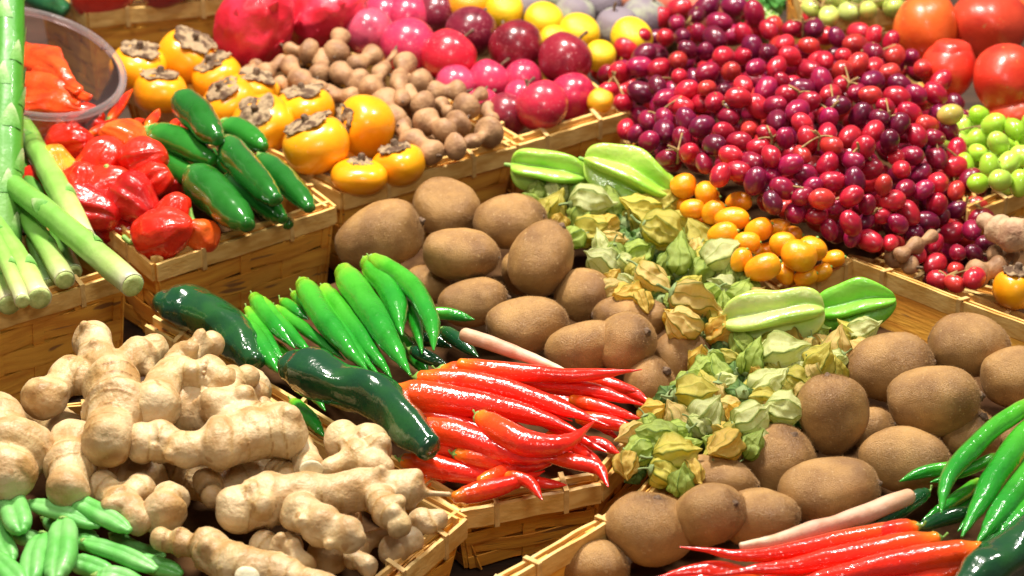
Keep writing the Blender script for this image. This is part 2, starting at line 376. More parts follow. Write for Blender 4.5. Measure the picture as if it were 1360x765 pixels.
# ------------------------------------------------------------------ plain neighbours the labels point at
for x, y, p in [(507, 315, 'tilted kiwi by the jalapenos'), (722, 345, 'steep upright kiwi'), (612, 338, 'plump golden kiwi'),
    (830, 455, 'kiwi touching a chilli tip'), (1107, 550, 'upright egg-like kiwi'), (1243, 532, 'broad right kiwi'),
    (940, 680, 'nubbed front kiwi'), (1103, 650, 'big pale front kiwi'), (1285, 458, 'smooth kiwi at the raised rim'),
    (730, 225, 'crinkled starfruit'), (835, 230, 'large smooth starfruit'), (1030, 415, 'pale starfruit'), (1137, 403, 'bright starfruit'),
    (665, 462, 'thin pinkish stalk'), (1110, 690, 'front root stalk'), (270, 425, 'lying dark poblano'), (470, 525, 'curved dark poblano'),
    (1320, 740, 'corner poblano'), (95, 90, 'clear plastic bowl'), (15, 110, 'scaly asparagus spear'), (95, 310, 'topmost cut asparagus'),
    (335, 40, 'big dragon fruit'), (430, 20, 'second dragon fruit'), (418, 190, 'brightest persimmon'), (530, 215, 'corner persimmon'), (185, 85, 'persimmon beside the bowl'),
    (597, 72, 'brightest pink plum'), (750, 78, 'dark plum by the grapes'), (685, 60, 'dark plum by the lemons'), (838, 48, 'lemon touching the grapes'), (722, 28, 'lemon behind the plums'),
    (215, 310, 'glossy corner habanero'), (268, 313, 'orange habanero'), (180, 265, 'wrinkled red habanero'),
    (330, 672, 'long branching ginger root'), (320, 570, 'big ginger root arm'), (165, 520, 'broad ginger root'), (20, 590, 'round ginger lump'), (408, 610, 'cut ginger stub'),
    (1330, 310, 'pale galangal root'), (1345, 380, 'lone persimmon'), (1325, 200, 'green grapes'), (1040, 200, 'red grapes'), (1262, 85, 'crowned pomegranate'),
    (1230, 35, 'orange pomegranate'), (1130, 345, 'raised basket corner'), (207, 350, 'habanero basket corner'), (611, 676, 'chilli basket corner'), (660, 190, 'persimmon basket corner')]:
    mark(x, y, p)

def at(x, y, z): return P(x, y, z)
# ------------------------------------------------------------------ kiwis: x, y, half length, half width, picture angle, tilt to viewer, height, look
def kiwi(x, y, a, b, ang, tilt, z, look):
    c = P(x, y, z); s = S(c); A = R(ang); T = R(tilt)
    ax = vec(math.cos(A)*math.cos(T), math.sin(A)*math.cos(T), math.sin(T))
    root = thing('kiwi_fruit', where(look, x, y), 'kiwi', c - Vector((0, 0, b*s)), 'brown kiwi fruits')
    cr = lambda t, u: 1+.03*math.cos(2*t+x)
    g = egg(c, ax, a*s, b*s, random.uniform(-.07, .07), 36, 26, .88, cr).wobble(.0042, 26, x).wobble(.0006, 120, x)
    V = np.array(g.v); Q = np.array([f for f in g.f if len(f) == 4]); rg = np.random.RandomState(int(x*7+y))
    q = Q[rg.randint(0, len(Q), 5200)]; u, w = rg.rand(5200, 1), rg.rand(5200, 1)
    p = (V[q[:, 0]]*(1-u)+V[q[:, 1]]*u)*(1-w)+(V[q[:, 3]]*(1-u)+V[q[:, 2]]*u)*w
    nm = p-np.array(c); nm /= np.linalg.norm(nm, axis=1, keepdims=True)
    d = np.array(ax)*.75+nm*.75+rg.normal(0, .3, p.shape); d /= np.linalg.norm(d, axis=1, keepdims=True)
    sd = np.cross(d, nm); sd /= np.linalg.norm(sd, axis=1, keepdims=True)+1e-9
    tip = p+d*rg.uniform(.0008, .0019, (5200, 1)); tri = np.stack([p-sd*.00007, p+sd*.00007, tip], 1).reshape(-1, 3)
    hz = G(); hz.v = [tuple(t) for t in tri]; hz.f = [(i, i+1, i+2) for i in range(0, len(tri), 3)]; hz.a = [0.]*len(tri); hz.m = [0]*len(hz.f)
    link('fruit_body', g, M['kiwi'], root)
    fz = link('fuzz', hz, M['fuzz'], root); fz['kind'] = 'stuff'
    for sg in (1, -1):
        e = c + ax*(a*s*sg*.975); k = G()
        pr = [(-.0015, .0036), (.0004, .0032), (.0008, .0020), (.0022, .0012), (.0027, .0003)] if sg > 0 else [(-.0012, .0030), (.0002, .0027), (.0006, .0016), (.0005, .0003)]
        k.merge(lathe(e, ax*sg, pr, 14, lambda t, u: 1+.15*math.sin(5*t+x)))
        link('stem_end', k, M['nub'], root)
K = [(507, 315, 60, 44, 22, 5, .10, 'large grey brown kiwi lying tilted'), (590, 276, 45, 37, -20, 20, .10, 'round brown kiwi'), (612, 338, 51, 38, -5, 14, .11, 'plump golden brown kiwi'),
 (676, 296, 50, 38, 10, 25, .10, 'rounded warm brown kiwi'), (722, 345, 53, 42, 62, 8, .112, 'smooth tan kiwi standing steeply'), (630, 402, 47, 33, 8, 10, .085, 'shaded brown kiwi'),
 (568, 378, 24, 30, 70, 20, .075, 'half hidden brown kiwi'), (698, 432, 54, 39, 6, 12, .095, 'broad tan kiwi'), (776, 393, 38, 38, -30, 40, .09, 'round light brown kiwi'),
 (835, 422, 50, 30, -4, 8, .09, 'long flat brown kiwi'), (775, 463, 54, 36, 22, 10, .092, 'oval tan kiwi lying low'), (832, 455, 44, 41, 30, 45, .10, 'fat kiwi with its dark end in front'),
 (905, 472, 40, 38, -40, 30, .085, 'dull brown kiwi'), (866, 508, 34, 38, 40, 40, .078, 'low shaded kiwi'), (950, 470, 30, 18, 0, 10, .08, 'mostly buried brown kiwi'), (690, 360, 26, 30, 40, 20, .08, 'small dark kiwi deep in the gap'),
 (1287, 458, 55, 43, -8, 12, .105, 'large smooth tan kiwi'), (1180, 488, 60, 46, 8, 12, .098, 'wide brown kiwi with a rough end'), (1350, 500, 44, 46, 40, 20, .10, 'grey brown kiwi at the picture edge'),
 (1243, 532, 62, 45, 6, 8, .112, 'broad golden kiwi'), (1107, 550, 54, 45, 100, 10, .108, 'tall egg-like tan kiwi'), (1200, 612, 58, 40, -6, 10, .09, 'shaded wide kiwi'), (1103, 652, 66, 48, 10, 12, .10, 'big pale tan kiwi'),
 (1033, 612, 46, 48, 60, 25, .088, 'dark brown kiwi'), (1160, 572, 30, 34, 20, 30, .08, 'deep shaded kiwi'), (1290, 577, 34, 42, 60, 30, .088, 'pinkish shaded kiwi'), (953, 640, 54, 36, -8, 10, .088, 'long brown kiwi'),
 (862, 700, 46, 58, 75, 25, .088, 'tall dull kiwi'), (940, 682, 53, 46, 25, 45, .10, 'large kiwi with a dark nub facing front'), (1008, 687, 50, 40, 10, 20, .094, 'pale round kiwi'), (790, 752, 48, 36, 10, 10, .07, 'low kiwi in the front shade'),
 (1060, 740, 50, 40, 0, 10, .07, 'kiwi under the front chillies'), (1360, 580, 44, 44, 40, 30, .075, 'dark kiwi under the green chillies')]
for k in K: kiwi(*k)

# ------------------------------------------------------------------ persimmons
def persimmon(x, y, a, b, axis, z, cal, look):
    a *= 1.06; b *= 1.04; c = P(x, y, z); s = S(c); ax = vec(*axis)
    root = thing('persimmon', where(look, x, y), 'persimmon', c - Vector((0, 0, b*s)), 'orange persimmons with dry calyxes')
    lob = lambda t, u: 1+.035*math.cos(4*t+x)
    pr = []
    H, Rr = b*s, a*s
    for i in range(23):
        ph = math.pi*(.015+.97*i/22); hh = -math.cos(ph); rr = math.sin(ph)**.8
        hh2 = hh - (.28*max(0, hh-.5)**1.3 if hh > 0 else 0)
        pr.append((H*hh2, Rr*rr))
    link('fruit_body', lathe(c, ax, pr, 32, lob).wobble(.0015, 35, x), M['pers'], root)
    n, b2 = frame_of(ax); g = G(); vs = []; fs = []; ns = 48; nr = 7; top = c + ax*(H*.84)
    cr_ = Rr*cal*.86
    for r in range(nr):
        q = r/(nr-1)
        for k in range(ns):
            t = 2*math.pi*k/ns
            lobe = .80+.16*abs(math.cos(2*t))**.7 + .30*noise.noise(Vector((math.cos(t)*1.5+x, math.sin(t)*1.5, 1))) + .10*noise.noise(Vector((math.cos(t)*6+x, math.sin(t)*6, 4)))
            rad = cr_*q*lobe
            lift = .0015*s*1800*(q**2)*(.5+noise.noise(Vector((math.cos(t)*1.6+x*.3, math.sin(t)*1.6, 2)))) + .0016*noise.noise(Vector((math.cos(t)*5*q+x, math.sin(t)*5*q, q*3)))*1.8
            vs.append(top + n*(rad*math.cos(t)) + b2*(rad*math.sin(t)) + ax*(lift - .10*Rr*q*q + .0022))
    for r in range(nr-1):
        for k in range(ns): fs.append((r*ns+k, r*ns+(k+1) % ns, (r+1)*ns+(k+1) % ns, (r+1)*ns+k))
    m = len(vs); vs += [v - ax*.0012 for v in vs]; fs += [tuple(reversed([i+m for i in f])) for f in fs]
    for k in range(ns): fs.append(((nr-1)*ns+k, (nr-1)*ns+(k+1) % ns, m+(nr-1)*ns+(k+1) % ns, m+(nr-1)*ns+k))
    g.add(vs, fs); cx = link('calyx', g, M['calyx'], root)
    st = sweep([top+ax*.001, top+ax*.006], [.0035, .003], 8, 4); link('stalk', st, M['nub'], cx)
for p in [(183, 90, 37, 31, (.15, .85, .45), .115, .85, 'yellow orange persimmon'), (246, 76, 38, 33, (.45, .75, .5), .115, .92, 'large calyxed persimmon tilted right'), (213, 122, 36, 27, (.05, .95, .3), .11, .85, 'squat orange persimmon'),
 (288, 104, 34, 28, (-.3, .8, .5), .105, .85, 'glowing persimmon with a ragged calyx'), (306, 138, 36, 30, (-.4, .7, .6), .10, .8, 'half hidden persimmon'), (336, 122, 34, 26, (.2, .9, .4), .10, .85, 'far persimmon by the pods'), (350, 165, 40, 34, (-.25, .55, .8), .105, .75, 'persimmon with its calyx facing front'),
 (404, 146, 38, 30, (-.1, .9, .35), .105, .85, 'persimmon topped by a broad dry calyx'), (420, 192, 44, 37, (-.35, .85, .3), .112, .88, 'bright orange persimmon with its tipped calyx'), (484, 168, 40, 38, (-.85, .1, .5), .108, .75, 'lobed persimmon lying on its side'),
 (478, 234, 38, 22, (.1, .95, .3), .098, .6, 'low flat persimmon'), (530, 218, 33, 26, (-.2, .95, .3), .10, .85, 'small persimmon with a dark calyx'), (1348, 383, 28, 26, (.1, .95, .3), .08, .9, 'lone yellow persimmon'),
 (452, 205, 30, 26, (0, 1, .2), .085, .6, 'buried persimmon')]:
    persimmon(*p)

# ------------------------------------------------------------------ round fruit: plums, lemons, figs, peaches, dragon fruits, pomegranates
def round_fruit(name, cat, grp, x, y, a, b, axis, z, mt, color, look, stem=True, k=0., wob=.0012, pw=.92):
    c = P(x, y, z); s = S(c); ax = vec(*axis)
    root = thing(name, where(look, x, y), cat, c - Vector((0, 0, b*s)), grp)
    pr = []
    for i in range(21):
        ph = math.pi*(.015+.97*i/20); h = -math.cos(ph)
        hh = h - .35*max(0, h-.72)
        pr.append((b*s*hh, a*s*(math.sin(ph)**pw)*(1+k*h)))
    link('fruit_body', lathe(c, ax, pr, 28, lambda t, u: 1+.02*math.cos(t*2+x)).wobble(wob, 30, x), M[mt], root, color)
    if stem:
        e = c+ax*(b*s*.90); link('stem', sweep([e-ax*.002, e+ax*.003+RT*.001, e+ax*.007+RT*.003], [.0016, .0012, .0016], 8, 6), M['nub'], root)
PK = (.62, .035, .10); RD = (.55, .018, .03); DK = (.17, .010, .028)
plums = [(490, 42, 34, (.6, .08, .14), 'dusky pink plum'), (543, 62, 39, PK, 'shiny pink plum'), (597, 74, 37, (.68, .02, .045), 'brilliant red plum'), (540, 22, 32, PK, 'far pink plum'), (578, 18, 30, DK, 'dark far plum'), (626, 42, 34, DK, 'dark wine plum'),
 (685, 62, 37, (.22, .010, .022), 'large dark plum'), (751, 78, 37, (.26, .012, .028), 'big purplish plum with a bloom'), (606, 113, 28, (.62, .06, .14), 'rosy plum'), (650, 108, 30, PK, 'pink plum in the middle'), (694, 106, 27, PK, 'small rose plum'),
 (719, 140, 35, (.60, .025, .06), 'glossy crimson plum'), (760, 128, 32, (.58, .02, .07), 'crimson plum by the basket rim'), (674, 152, 30, (.28, .02, .04), 'deep red plum low in the basket'), (512, 20, 30, PK, 'plum behind the pods'), (640, 140, 24, PK, 'plum half under the pods'), (690, 128, 22, PK, 'tiny visible plum')]
for i, (x, y, r, c_, lk) in enumerate(plums):
    z = .108 if r > 33 else .092
    round_fruit('plum', 'plum', 'glossy plums in the basket', x, y, r, r*.97, (random.uniform(-.5, .5), .6, random.uniform(-.6, .3)), z, 'plum', c_, lk)
YL = (.88, .58, .015)
for x, y, r, c_, lk in [(670, 14, 26, YL, 'yellow lemon'), (722, 28, 27, YL, 'yellow round lemon'), (769, 44, 28, YL, 'bright yellow lemon'), (839, 50, 29, (.86, .62, .02), 'clean yellow lemon'), (797, 74, 22, YL, 'shaded yellow lemon'), (737, 52, 20, YL, 'low lemon between plums'),
                      (622, 6, 30, (.88, .36, .012), 'orange mandarin'), (588, -8, 28, (.88, .36, .012), 'orange mandarin at the top edge'), (797, 134, 18, (.88, .42, .015), 'shaded orange citrus fruit at the basket end')]:
    round_fruit('mandarin' if 'mandarin' in lk else 'lemon', 'citrus fruit', 'yellow and orange citrus fruits', x, y, r, r*.92, (.2, .6, .7), .10, 'citrus', c_, lk, stem=False)
for x, y, r, t, lk in [(704, 8, 27, .3, 'grey purple fig'), (764, 18, 28, .3, 'round grey fig'), (820, 36, 30, -.2, 'greenish grey fig'), (856, 24, 32, .4, 'broad purple fig'), (800, 4, 26, 0, 'dark fig'), (745, -8, 26, 0, 'fig at the top edge')]:
    round_fruit('fig', 'fig', 'purple grey figs', x, y, r, r*.95, (t, .8, .5), .095, 'fig', None, lk, k=-.12, wob=.002)
for x, y, r, lk in [(905, 4, 28, 'rosy peach'), (935, 22, 28, 'red peach behind the grapes'), (828, -6, 24, 'orange peach'), (876, -4, 24, 'small peach')]:
    round_fruit('peach', 'peach', 'rosy peaches', x, y, r, r*.95, (.1, .6, .6), .095, 'peach', None, lk, stem=False)
def dragonfruit(x, y, a, b, axis, z, look):
    c = P(x, y, z); s = S(c); ax = vec(*axis); root = thing('dragon_fruit', where(look, x, y), 'dragon fruit', c-Vector((0, 0, b*s)), 'red dragon fruits')
    g = egg(c, ax, a*s, b*s, .06, 60, 44, .9, lambda t, u: 1+.05*abs(math.sin(4*t+3*u+x))+.02*abs(math.sin(9*t-5*u))).wobble(.006, 28, x).wobble(.002, 80, x)
    link('fruit_body', g, M['dragon'], root)
    n, b2 = frame_of(ax)
    for k in range(8):
        t = k*2.4; h = -.6+1.3*k/8
        rad = b*s*math.sqrt(max(.05, 1-h*h)); nn = n*math.cos(t)+b2*math.sin(t); q = c+ax*(a*s*h)+nn*rad*.97
        tg = (ax+nn*.25).normalized(); sd = nn.cross(tg); vs = []; fs = []; Lh = b*s*.5; wd = b*s*.24
        for i in range(7):
            u = i/6
            for j in (-1, 0, 1):
                w = wd*(1-u)**.7
                vs.append(q+tg*(Lh*u)+sd*(w*j)+nn*(.0012+.004*u*u*(1+.4*math.sin(k))-.0035*abs(j)*(1-u))-nn*(rad*.12*u*u))
        for i in range(6):
            for j in range(2): fs.append((i*3+j, i*3+j+1, i*3+j+4, i*3+j+3))
        m = len(vs); vs += [v-nn*.0016 for v in vs]; fs += [tuple(reversed([i+m for i in f])) for f in fs]
        for i in range(6): fs += [(i*3, i*3+3, i*3+3+m, i*3+m), (i*3+2, i*3+2+m, i*3+5+m, i*3+5)]
        link('fruit_scale', G().add(vs, fs), M['dragon'], root)
dragonfruit(338, 34, 62, 50, (.35, .75, .3), .125, 'big red dragon fruit with wrinkled skin')
dragonfruit(432, 16, 58, 46, (.9, .2, .2), .12, 'pinkish red dragon fruit lying on its side')
def pome(x, y, a, b, axis, z, col, look, crown):
    round_fruit('pomegranate', 'pomegranate', 'red pomegranates', x, y, a, b, axis, z, 'pome', col, look, stem=False, wob=.004, pw=.85)
    root = [o for o in COL.objects if o.name.startswith('pomegranate')][-1]
    if crown:
        c = P(x, y, z); s = S(c); ax = vec(*axis); e = c+ax*(b*s*.80)
        q = b*s
        pr = [(-q*.55, a*s*.90), (-q*.3, a*s*.80), (-q*.1, a*s*.72), (q*.06, a*s*.64), (q*.15, a*s*.57), (q*.20, a*s*.46), (q*.20, a*s*.3), (q*.19, a*s*.05)]
        link('crown', lathe(e, ax, pr, 30, lambda t, u: 1+.09*math.cos(5*t)*u), M['pome'], root, col)
OR = (.80, .13, .02)
pome(1230, 34, 43, 44, (.1, .7, -.6), .125, OR, 'orange red pomegranate', False)
pome(1312, 34, 52, 50, (.3, .4, -.6), .12, (.55, .05, .02), 'large dark red pomegranate', False)
pome(1262, 92, 38, 38, (.05, .9, .25), .115, (.72, .045, .02), 'red pomegranate with its crown up', True)
pome(1335, 104, 43, 44, (.3, .6, -.5), .12, (.70, .06, .02), 'smooth red pomegranate at the edge', False)
pome(1345, 158, 34, 24, (.2, .8, -.3), .09, (.72, .08, .03), 'low pomegranate behind the green grapes', False)
pome(1365, 8, 40, 38, (.2, .8, -.3), .11, OR, 'pomegranate in the top corner', False)
def bigpepper(x, y, a, b, look, col):
    c = P(x, y, .12); s = S(c); root = thing('red_pepper', where(look, x, y), 'pepper', c-Vector((0, 0, b*s)), 'big red peppers at the back')
    link('pepper_body', egg(c, vec(.8, .5, 0), a*s, b*s, .1, 36, 24, .8, lambda t, u: 1+.1*math.cos(3*t+x)).wobble(.002, 30, x), M['hab'], root, col)
    e = c+vec(.8, .5, 0)*(a*s); link('stem', sweep([e-vec(.8, .5, 0)*.004, e+UP*.012], [.005, .003], 8, 5), M['cap'], root)
bigpepper(140, -18, 52, 34, 'bright red bell pepper', (.72, .035, .012)); bigpepper(228, -22, 44, 26, 'dark red bell pepper', (.35, .02, .012)); bigpepper(285, -32, 40, 26, 'far red bell pepper', (.6, .03, .012))
g = sweep([P(30, -25, .12), P(60, -2, .11), P(84, 14, .10)], [S(P(60, 0, .1))*x for x in (24, 22, 12)], 18, 20, lambda t, u: 1+.06*math.cos(5*t))
tag(link('cucumber', g.wobble(.002, 60), M['cuke']), 'dark green cucumber end behind the plastic bowl', 'cucumber')

# ------------------------------------------------------------------ chilli-like things: points in the photograph with a height each
def pts_of(pts, z0):
    return [P(p[0], p[1], p[2] if len(p) > 2 else z0) for p in pts]
def pod(name, cat, grp, look, pts, r, z0, mt, prof, stem=None, color=None, cross=None, wob=.001, cap=(.8, .6), xy=None, nseg=22, n=40):
    w = pts_of(pts, z0)
    s = sum(S(q) for q in w)/len(w)
    rad = [r*s*k for k in prof]
    m = len(w)                                        # spread the profile along the points
    L = len(prof)-1
    dense = []
    q = [w[0]*2-w[1]]+w+[w[-1]*2-w[-2]]
    for i in range(L+1):
        u = i/L*(m-1); k = min(int(u), m-2); t = u-k; a, b, c, d = q[k:k+4]
        dense.append(.5*((2*b)+(c-a)*t+(2*a-5*b+4*c-d)*t*t+(3*b-a-3*c+d)*t**3))
    mid = dense[L//2]; px = xy or (pts[len(pts)//2][0], pts[len(pts)//2][1])
    root = thing(name, where(look, *px), cat, mid-Vector((0, 0, r*s)), grp)
    link('pod', sweep(dense, rad, nseg, n, cross, cap).wobble(wob, 45, px[0]), M[mt], root, color)
    if stem:
        d = (dense[0]-dense[1]).normalized(); e = dense[0]+d*(rad[0]*cap[0]*.8)
        k = stem*s
        cal = lathe(e, d, [(-.35*rad[0]-.001, rad[0]*.92), (.0, rad[0]*.72), (.0015, rad[0]*.4), (.003, k*.16)], 14, lambda t, u: 1+.12*math.cos(5*t)*(1-u))
        link('calyx', cal, M['cap'], root)
        bend = vec(random.uniform(-.4, .4), .6, .2)
        link('stem', sweep([e, e+d*k*.6, e+d*k+bend*k*.4], [k*.15, k*.11, k*.15], 8, 8), M['cap'], root)
    return root
CH = (.62, .92, 1, 1, .95, .86, .74, .6, .42, .2, .06)
CHF = (.7, .95, 1, 1, 1, .96, .9, .8, .62, .36, .1)
GG = 'long green chillies in a fan'; RG = 'long shiny red chillies'
for look, pts, r, z in [('slim upright green chilli', [(338, 396), (362, 428), (392, 462)], 14, .10), ('leftmost pale streaked green chilli', [(322, 426), (346, 460), (372, 496)], 16, .097), ('yellow tipped green chilli', [(368, 410), (410, 442), (458, 478)], 10, .10),
   ('bright green chilli with a pointed neck', [(403, 378), (432, 425), (488, 495)], 19, .112), ('fat mid green chilli', [(432, 386), (474, 440), (520, 502)], 17, .108), ('longest glossy green chilli', [(457, 362), (496, 420), (545, 498)], 22, .118),
   ('curved glossy green chilli', [(489, 350), (520, 388), (535, 445)], 20, .116), ('hooked light green chilli', [(497, 345), (545, 378), (572, 425), (576, 465)], 16, .124), ('small pale green chilli', [(533, 412), (573, 440)], 9, .104),
   ('thin green chilli pointing right', [(568, 416), (600, 418), (630, 424)], 10, .10), ('thin green chilli left in the fan', [(350, 400), (384, 440), (420, 478)], 10, .102), ('slender chilli between leftmost ones', [(330, 412), (356, 452), (380, 486)], 10, .096), ('narrow bright green chilli', [(416, 384), (452, 436), (504, 500)], 11, .110), ('small green chilli tip', [(376, 400), (410, 424)], 9, .10), ('slender green chilli wedged in the fan', [(420, 388), (456, 446), (500, 505)], 12, .102), ('thin bright green chilli in the fan', [(472, 366), (505, 420), (528, 470)], 12, .108), ('short green chilli behind the fan', [(392, 392), (420, 420), (450, 470)], 12, .098), ('green chilli crossing under the hooked one', [(520, 380), (548, 420), (560, 470)], 12, .106), ('half buried green chilli', [(360, 455), (400, 500), (432, 545)], 13, .082), ('low green chilli beside the ginger', [(390, 535), (412, 556), (432, 580)], 12, .082), ('shaded green chilli', [(520, 440), (548, 470), (570, 500)], 14, .085)]:
    pod('green_chilli', 'green chilli', GG, look, pts, r*.88, z, 'green', CHF, 8)
for look, pts, r, z in [('dark thin chilli', [(590, 440), (612, 456), (636, 474)], 11, .098), ('dark slim chilli with a stem', [(548, 466), (570, 476), (594, 484)], 10, .098), ('black green chilli in the gap', [(555, 450), (580, 452), (600, 462)], 10, .085)]:
    pod('dark_chilli', 'green chilli', 'small dark green chillies', look, pts, r, z, 'pob', CHF, 12)
for look, pts, r, z in [('longest red chilli at the back, pointing right', [(612, 484), (690, 496), (780, 498), (852, 490)], 13, .120), ('thick red chilli with an orange shoulder', [(526, 522), (600, 532), (690, 548), (782, 580)], 22, .112), ('slender red chilli curving down', [(560, 502), (650, 512), (740, 540), (808, 566)], 17, .114),
   ('red chilli behind the thick ones', [(640, 492), (720, 506), (800, 522), (858, 540)], 15, .108), ('red chilli with an orange neck', [(555, 566), (620, 582), (690, 606), (742, 610)], 20, .108), ('fat bent red chilli', [(640, 556), (690, 586), (745, 590), (790, 560)], 20, .118),
   ('dark red chilli at the bottom', [(540, 612), (590, 622), (650, 634), (700, 640)], 17, .090), ('lowest red chilli on the basket rim', [(606, 660), (650, 650), (690, 638), (724, 626)], 14, .098), ('red chilli with a hooked tip', [(720, 602), (765, 614), (795, 624), (808, 646)], 11, .106),
   ('short red chilli tip', [(760, 590), (795, 590), (824, 604)], 10, .096), ('thin red chilli tip pointing right', [(770, 556), (810, 562), (846, 570)], 11, .10), ('curled small red chilli', [(790, 510), (830, 520), (862, 534)], 12, .09), ('small drooping red chilli tip', [(676, 632), (704, 642), (720, 664)], 9, .100),
   ('tiny red chilli tip over the rim', [(690, 634), (722, 642), (752, 644)], 8, .092), ('middle red chilli in shade', [(610, 604), (660, 612), (710, 618), (748, 606)], 15, .10), ('red chilli with a pale orange end', [(590, 492), (640, 500), (700, 530)], 15, .112), ('buried red chilli', [(700, 520), (770, 545), (826, 588)], 16, .085), ('hidden red chilli', [(560, 640), (620, 610), (690, 590)], 16, .078),
   ('thin red chilli tip near the husks', [(760, 530), (810, 545), (850, 556)], 9, .104), ('twisted thin red chilli at the right end', [(780, 500), (818, 512), (846, 520)], 10, .100), ('straight red chilli in the middle of the bundle', [(580, 512), (670, 528), (760, 560)], 13, .108), ('slim red chilli behind the fat bent one', [(620, 530), (710, 552), (806, 600)], 12, .106), ('red chilli lying along the orange necked one', [(548, 590), (630, 602), (700, 626)], 13, .098), ('slim red chilli under the dark poblano', [(548, 548), (620, 566), (690, 592)], 14, .100), ('fine red chilli near the longest one', [(640, 502), (740, 512), (830, 528)], 11, .108), ('red chilli pointing down beyond the bundle', [(730, 576), (780, 604), (806, 632)], 9, .098), ('narrow red chilli lying low', [(640, 640), (690, 618), (760, 600)], 11, .098), ('red chilli between two fat ones', [(600, 548), (660, 562), (720, 584)], 15, .1)]:
    pod('red_chilli', 'red chilli', RG, look, pts, r, z, 'red', CH if r > 12 else CHF, 10 if r > 14 else None)
for look, pts, r, z in [('top red chilli of the front pile pointing left', [(1195, 700), (1100, 722), (1000, 738), (902, 726)], 14, .112), ('red chilli at the lower left of the front pile', [(1010, 772), (940, 760), (866, 768)], 16, .098), ('long red chilli in the middle of the front pile', [(1240, 716), (1150, 734), (1050, 752), (950, 762)], 18, .112),
   ('thick front red chilli with an orange shoulder', [(1298, 732), (1210, 746), (1110, 766), (1000, 790)], 21, .116), ('lower front red chilli', [(1300, 752), (1220, 772), (1140, 792), (1060, 812)], 19, .106), ('small orange shouldered chilli', [(1214, 700), (1170, 708), (1110, 722)], 14, .112), ('front red chilli under the long ones', [(1250, 735), (1120, 752), (960, 778)], 17, .100), ('pale red chilli in the front row', [(1220, 726), (1130, 740), (1030, 760)], 15, .108), ('red chilli at the bottom edge', [(1180, 770), (1060, 790), (930, 800)], 18, .104), ('short red chilli at the lower left edge', [(980, 765), (920, 775), (872, 785)], 14, .094), ('shaded front red chilli', [(1130, 735), (1020, 765), (940, 790)], 17, .095)]:
    pod('red_chilli', 'red chilli', RG, look, pts, r, z, 'red', CH, 12)
for look, pts, r, z in [('hooked bright green chilli', [(1375, 532), (1310, 578), (1262, 630), (1250, 682)], 15, .125), ('wide dark glossy green chilli', [(1380, 560), (1330, 620), (1278, 712)], 21, .118), ('thin green chilli pointing left', [(1275, 620), (1230, 626), (1194, 640)], 10, .105), ('pale thin green chilli', [(1325, 606), (1280, 626), (1236, 640)], 9, .112),
   ('plump green chilli in the front fan', [(1390, 605), (1345, 660), (1296, 722)], 20, .118), ('edge green chilli in the front fan', [(1395, 650), (1350, 694), (1316, 730)], 20, .112), ('slender green chilli of the front fan', [(1375, 590), (1320, 655), (1272, 706)], 13, .108), ('narrow green chilli tip by the dark one', [(1300, 640), (1262, 668), (1226, 690)], 10, .096), ('buried green chilli of the front fan', [(1330, 640), (1280, 670), (1240, 700)], 14, .085)]:
    pod('green_chilli', 'green chilli', GG, look, pts, r*.9, z, 'green', CHF, None)
for look, pts, r, z in [('short dark chilli beside the root stalk', [(1228, 656), (1196, 676), (1162, 696)], 12, .10), ('dark chilli behind the front red ones', [(1282, 680), (1248, 690), (1212, 704)], 11, .10)]:
    pod('dark_chilli', 'green chilli', 'small dark green chillies', look, pts, r, z, 'pob', CHF, 12)
PB = (.55, .9, 1, .98, .95, .98, 1, .95, .85, .65, .4)
pc = lambda t, u: 1+.07*math.cos(3*t+4*u)+.03*math.cos(7*t)
pod('poblano_pepper', 'poblano pepper', 'dark glossy poblano peppers', 'large dark poblano lying', [(218, 402), (262, 412), (305, 442), (338, 478)], 31, .098, 'pob', PB, None, None, pc, .004)
pod('poblano_pepper', 'poblano pepper', 'dark glossy poblano peppers', 'curved dark green poblano', [(388, 486), (440, 506), (510, 532), (570, 594)], 33, .118, 'pob', (.7, .95, 1, .95, .88, .88, .92, .9, .84, .72, .5), None, None, pc, .003)
pod('poblano_pepper', 'poblano pepper', 'dark glossy poblano peppers', 'blackish green poblano at the corner', [(1400, 690), (1350, 730), (1270, 790)], 34, .125, 'pob', PB, None, None, pc, .003)
RT_ = (.8, 1, .9, .95, .85, .9, .8, .85, .9, .8, .7)
pod('root_stalk', 'root stalk', 'pale pinkish root stalks', 'thin pinkish root stalk', [(618, 444), (680, 466), (748, 494)], 11, .115, 'root', (.9, .95, .9, .9, .85, .85, .75, .7, .6, .5, .35), None, None, None, .0012)
pod('root_stalk', 'root stalk', 'pale pinkish root stalks', 'long pale root stalk at the front', [(1205, 660), (1120, 692), (1050, 712), (985, 726)], 13, .108, 'root', (.9, 1, .95, .95, .9, .9, .8, .7, .6, .5, .4), None, None, None, .0012)
JP = (.75, .95, 1, 1, 1, .98, .95, .9, .82, .68, .45)
